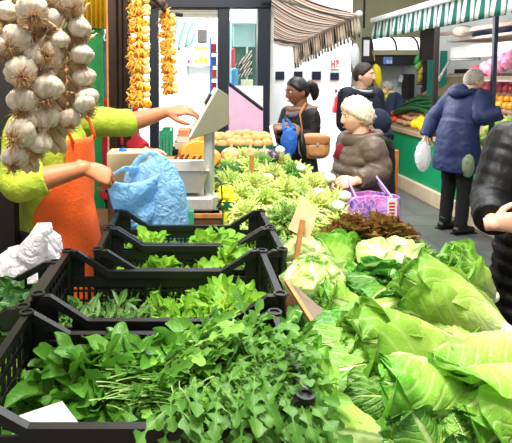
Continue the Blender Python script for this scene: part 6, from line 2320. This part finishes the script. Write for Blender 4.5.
def tuft_mesh(seed, n=70, L=.030):
    r = random.Random(seed)
    mb = MB()
    for k in range(n):
        a, e = r.uniform(0, 2 * PI), r.uniform(.15, 1.3)
        d = V((math.cos(a) * math.sin(e), math.sin(a) * math.sin(e), -math.cos(e)))
        p = V((0, 0, -.021)) + V((d.x, d.y, 0)) * .004
        pts = [p]
        for s_ in range(4):
            d = (d + V((r.gauss(0, .35), r.gauss(0, .35), r.gauss(0, .3)))).normalized()
            p = p + d * L * r.uniform(.6, 1.1) / 4
            pts.append(p)
        mb.tube(pts, [.0009, .0008, .0007, .0005, .0003], 4)
    return mb.mesh('root_tuft', rootm)


def husk_mesh(seed):
    r = random.Random(seed)
    mb = MB()
    for k in range(7):
        a = r.uniform(0, 2 * PI)
        d = V((math.cos(a) * .5, math.sin(a) * .5, 1)).normalized()
        leaf(mb, Matrix.Translation((0, 0, .022)) @ rot_to(d, V((.3, .4, .1)), r.uniform(0, 3)), r.uniform(.03, .06), .014, lambda u: 1 - .75 * u, 0, r.uniform(-1.5, 1.5), .6, .003, 3, 7, 3, k)
    return mb.mesh('husk', papm)


bulbs = [garlic_bulb_mesh(k, 8 + k % 4) for k in range(4)]
tufts = [tuft_mesh(k) for k in range(3)]
husks = [husk_mesh(k) for k in range(3)]


def garlic_braid(label, lst, d, seed, stem_pts):
    r = random.Random(seed)
    t = thing('garlic_braid', label, 'garlic', stem_pts[0], 'garlic braids')
    g = MB()
    for k in range(3):
        pts = []
        for i in range(40):
            u_ = i / 39
            q = V(stem_pts[0]).lerp(V(stem_pts[1]), u_)
            pts.append(q + V((math.cos(u_ * 26 + k * 2.1) * .011, math.sin(u_ * 26 + k * 2.1) * .011, 0)))
        g.tube(pts, .0085, 8)
    obj('braided_stalk', g, papm, t)
    for k, (px, py, rp_, ax, az) in enumerate(lst):
        dd = d + r.uniform(-.012, .012)
        p = P(px, py, dd)
        s_ = rp_ * dd / FOC / .029
        o = link('garlic_bulb', bulbs[r.randrange(4)], t)
        M0 = Matrix.Translation(p - V(stem_pts[0])) @ Euler((R(ax), R(r.uniform(-12, 12)), R(az))).to_matrix().to_4x4() @ Matrix.Scale(s_, 4)
        o.matrix_local = M0
        link('root_tuft', tufts[r.randrange(3)], o)
        link('husk', husks[r.randrange(3)], o)
    return t


def top_(px, d, py0, py1):
    a = P(px, 50, d)
    return V((a.x, d + .045, P(0, py0, d).z)), V((a.x, d + .045, P(0, py1, d).z))


# ax: 0 neck up, negative tips the root end towards the camera
garlic_braid('garlic braid at the left edge with big bulbs and hanging roots', [(32, 10, 16, -45, 15), (16, 40, 16.5, -50, -10), (21, 72, 16.5, -60, 20), (23, 101, 16, -30, 0), (21, 132, 16, -65, -15), (15, 158, 14, -50, 10), (6, 12, 12, -10, -50), (34, 56, 11, 20, 40), (32, 120, 11, 10, 60), (0, 46, 12, 0, -60)], .95, 1, top_(20, .95, -30, 175))
garlic_braid('garlic braid in the middle of the three, ending lowest at its right', [(48, 21, 15.5, -35, -15), (47, 54, 16, -75, 10), (48, 88, 16, -20, 15), (46, 118, 14.5, -15, 35), (40, 143, 13, 20, 50), (46, -6, 14, -60, 0), (60, 40, 10, 10, 60), (35, 105, 9, 30, 0)], .97, 2, top_(50, .97, -30, 155))
garlic_braid('garlic braid at the right with smaller bulbs and dry plaited stalks', [(72, 2, 12, -40, 20), (79, 28, 12, 10, 75), (82, 55, 12, 0, 60), (84, 77, 12, -5, 80), (87, 98, 12, -20, 70), (85, 104, 11, -30, 50), (70, 119, 11.5, -40, 10), (62, 8, 11, -60, -10)], .99, 3, top_(70, .99, -30, 118))
tag(obj('hanging_rail', MB().tube([(-.75, 1.0, 2.05), (.15, 1.0, 2.05)], .012, 10).tube([(-.72, 1.0, TZ), (-.72, 1.0, 2.06)], .012, 10), M['steel']), 'steel rail above the picture from which the garlic braids hang', 'rail')

gold = mat('onion_gold', rgb(240, 168, 50), .4, var=.22, scale=40)
pale_on = mat('onion_pale', rgb(244, 214, 150), .4, var=.15, scale=40)
straw = mat('straw_braid', rgb(232, 170, 70), .7, var=.25, scale=50)


def onion_mesh():
    prof = [(0, -1.0), (.25, -1.02), (.7, -.72), (.98, -.2), (.98, .2), (.72, .68), (.35, .95), (.16, 1.25), (.1, 1.6)]
    pr = []
    for a, b in zip(prof, prof[1:]):
        for k in range(2):
            pr.append((a[0] + (b[0] - a[0]) * k / 2, a[1] + (b[1] - a[1]) * k / 2))
    pr.append(prof[-1])
    mb = MB().lathe(pr, 20)
    mb.v = [(x * .024, y * .024, z * .022) for x, y, z in mb.v]
    return mb


om1, om2 = onion_mesh().mesh('onion', gold), onion_mesh().mesh('onion', pale_on)


def strip_mesh(seed):
    r = random.Random(seed)
    mb = MB()
    for k in range(8):
        a = r.uniform(0, 2 * PI)
        d = V((math.cos(a), math.sin(a), r.uniform(-.3, .9))).normalized()
        leaf(mb, Matrix.Translation((0, 0, .01)) @ rot_to(d), .05, .014, lambda u: 1 - .7 * u, .3, -1.6, .5, .003, 3, 6, 2, k)
    return mb.mesh('dry_leaf', straw)


strips = [strip_mesh(k) for k in range(3)]


def onion_braid(label, px, py0, py1, d, n, wid, seed, lean=0.0):
    r = random.Random(seed)
    a, b = P(px, py0, d), P(px + lean, py1, d)
    t = thing('onion_braid', label, 'onions', a, 'onion braids')
    g = MB()
    for k in range(3):
        g.tube([a.lerp(b, i / 40) + V((math.cos(i * .8 + k * 2.1) * .012, math.sin(i * .8 + k * 2.1) * .012, 0)) for i in range(41)], .011, 8)
    obj('braided_stalk', g, straw, t)
    for k in range(n):
        u_ = (k + .5) / n
        q = a.lerp(b, u_)
        for s_ in (-1, 0, 1):
            p = q + V((s_ * wid + r.uniform(-.006, .006), -.02 - .02 * (s_ == 0), r.uniform(-.012, .012) + (.018 if s_ == 0 else 0)))
            o = link('onion', om2 if (s_ == 1 and r.random() < .75) else om1, t)
            o.matrix_local = Matrix.Translation(p - a) @ Euler((r.uniform(.3, 1.3), s_ * .7, r.uniform(-.5, .5))).to_matrix().to_4x4() @ Matrix.Scale(r.uniform(.8, 1.1), 4)
            if s_ < 1:
                link('dry_leaf', strips[r.randrange(3)], o)
    return t


onion_braid('long golden onion braid hanging beside the brown post', 139.5, -14, 108, 2.85, 15, .036, 4, .5)
onion_braid('shorter golden onion braid hanging at the shop opening', 167, 14, 94, 3.35, 13, .03, 6, 3)
bar = obj('hanging_bar', MB().tube([P(122, -24, 3.02), P(139.5, -15, 2.85), P(167, 13, 3.35), P(182, 15, 3.42)], .014, 8), M['dark'])
tag(bar, 'dark bar carrying the two golden onion braids', 'bar')
obj('wooden_bracket', MB().ell(P(158, 3, 3.25), (.05, .04, .035), 16, 10), M['darkwood'], bar)
tag(obj('twine_knot', MB().tube([P(166, 4, 3.36), P(165, 10, 3.34), P(168, 17, 3.35)], [.012, .022, .012], 8), M['darkwood']), 'brown twine knot tying the shorter onion braid', 'twine')
# ================================================================== LIGHT
w = bpy.data.worlds.new('hall_daylight')
SC.world = w
w.use_nodes = True
bg = w.node_tree.nodes['Background']
bg.inputs['Color'].default_value = (1.0, .98, .95, 1)
bg.inputs['Strength'].default_value = .43


def area(name, loc, target, size, power, col=(1, 1, 1)):
    l = bpy.data.lights.new(name, 'AREA')
    l.shape = 'RECTANGLE'
    l.size, l.size_y = size
    l.energy = power
    l.color = col
    o = bpy.data.objects.new(name, l)
    COL.objects.link(o)
    o.location = loc
    o.rotation_euler = (Vector(target) - Vector(loc)).to_track_quat('-Z', 'Y').to_euler()
    return o


area('hall_lamp', (.1, .9, 3.9), (.5, 1.6, .9), (1.1, 1.1), 160, (1, .96, .88))
area('hall_lamp', (1.6, 4.6, 4.8), (1.4, 5, .5), (3, 3), 235, (.97, .99, 1))
area('shop_lamp', (-.3, 6.3, 3.1), (-.3, 7.4, 1.2), (1.8, 1.2), 150)
area('stall_fill', (2.75, 6.2, 2.28), (3.7, 6.2, 1.1), (.4, 3.6), 70, (1, .98, .95))  # unseen fill added under the awning to brighten the counter produce
l = bpy.data.lights.new('stall_bulb', 'POINT')
l.energy = 30
l.color = (1, .80, .52)
l.shadow_soft_size = .12
o = bpy.data.objects.new('stall_bulb', l)
COL.objects.link(o)
o.location = (-.9, 1.25, 2.35)

vs_ = SC.view_settings
vs_.view_transform = 'Standard'
vs_.look = 'None'
vs_.gamma = 1
vs_.use_curve_mapping = False
vs_.exposure = 0.5
SC.cycles.use_denoising = True
SC.cycles.max_bounces = 8
SC.cycles.transparent_max_bounces = 12
for a_ in bpy.data.objects:
    if a_.type == 'EMPTY':
        a_.hide_render = False
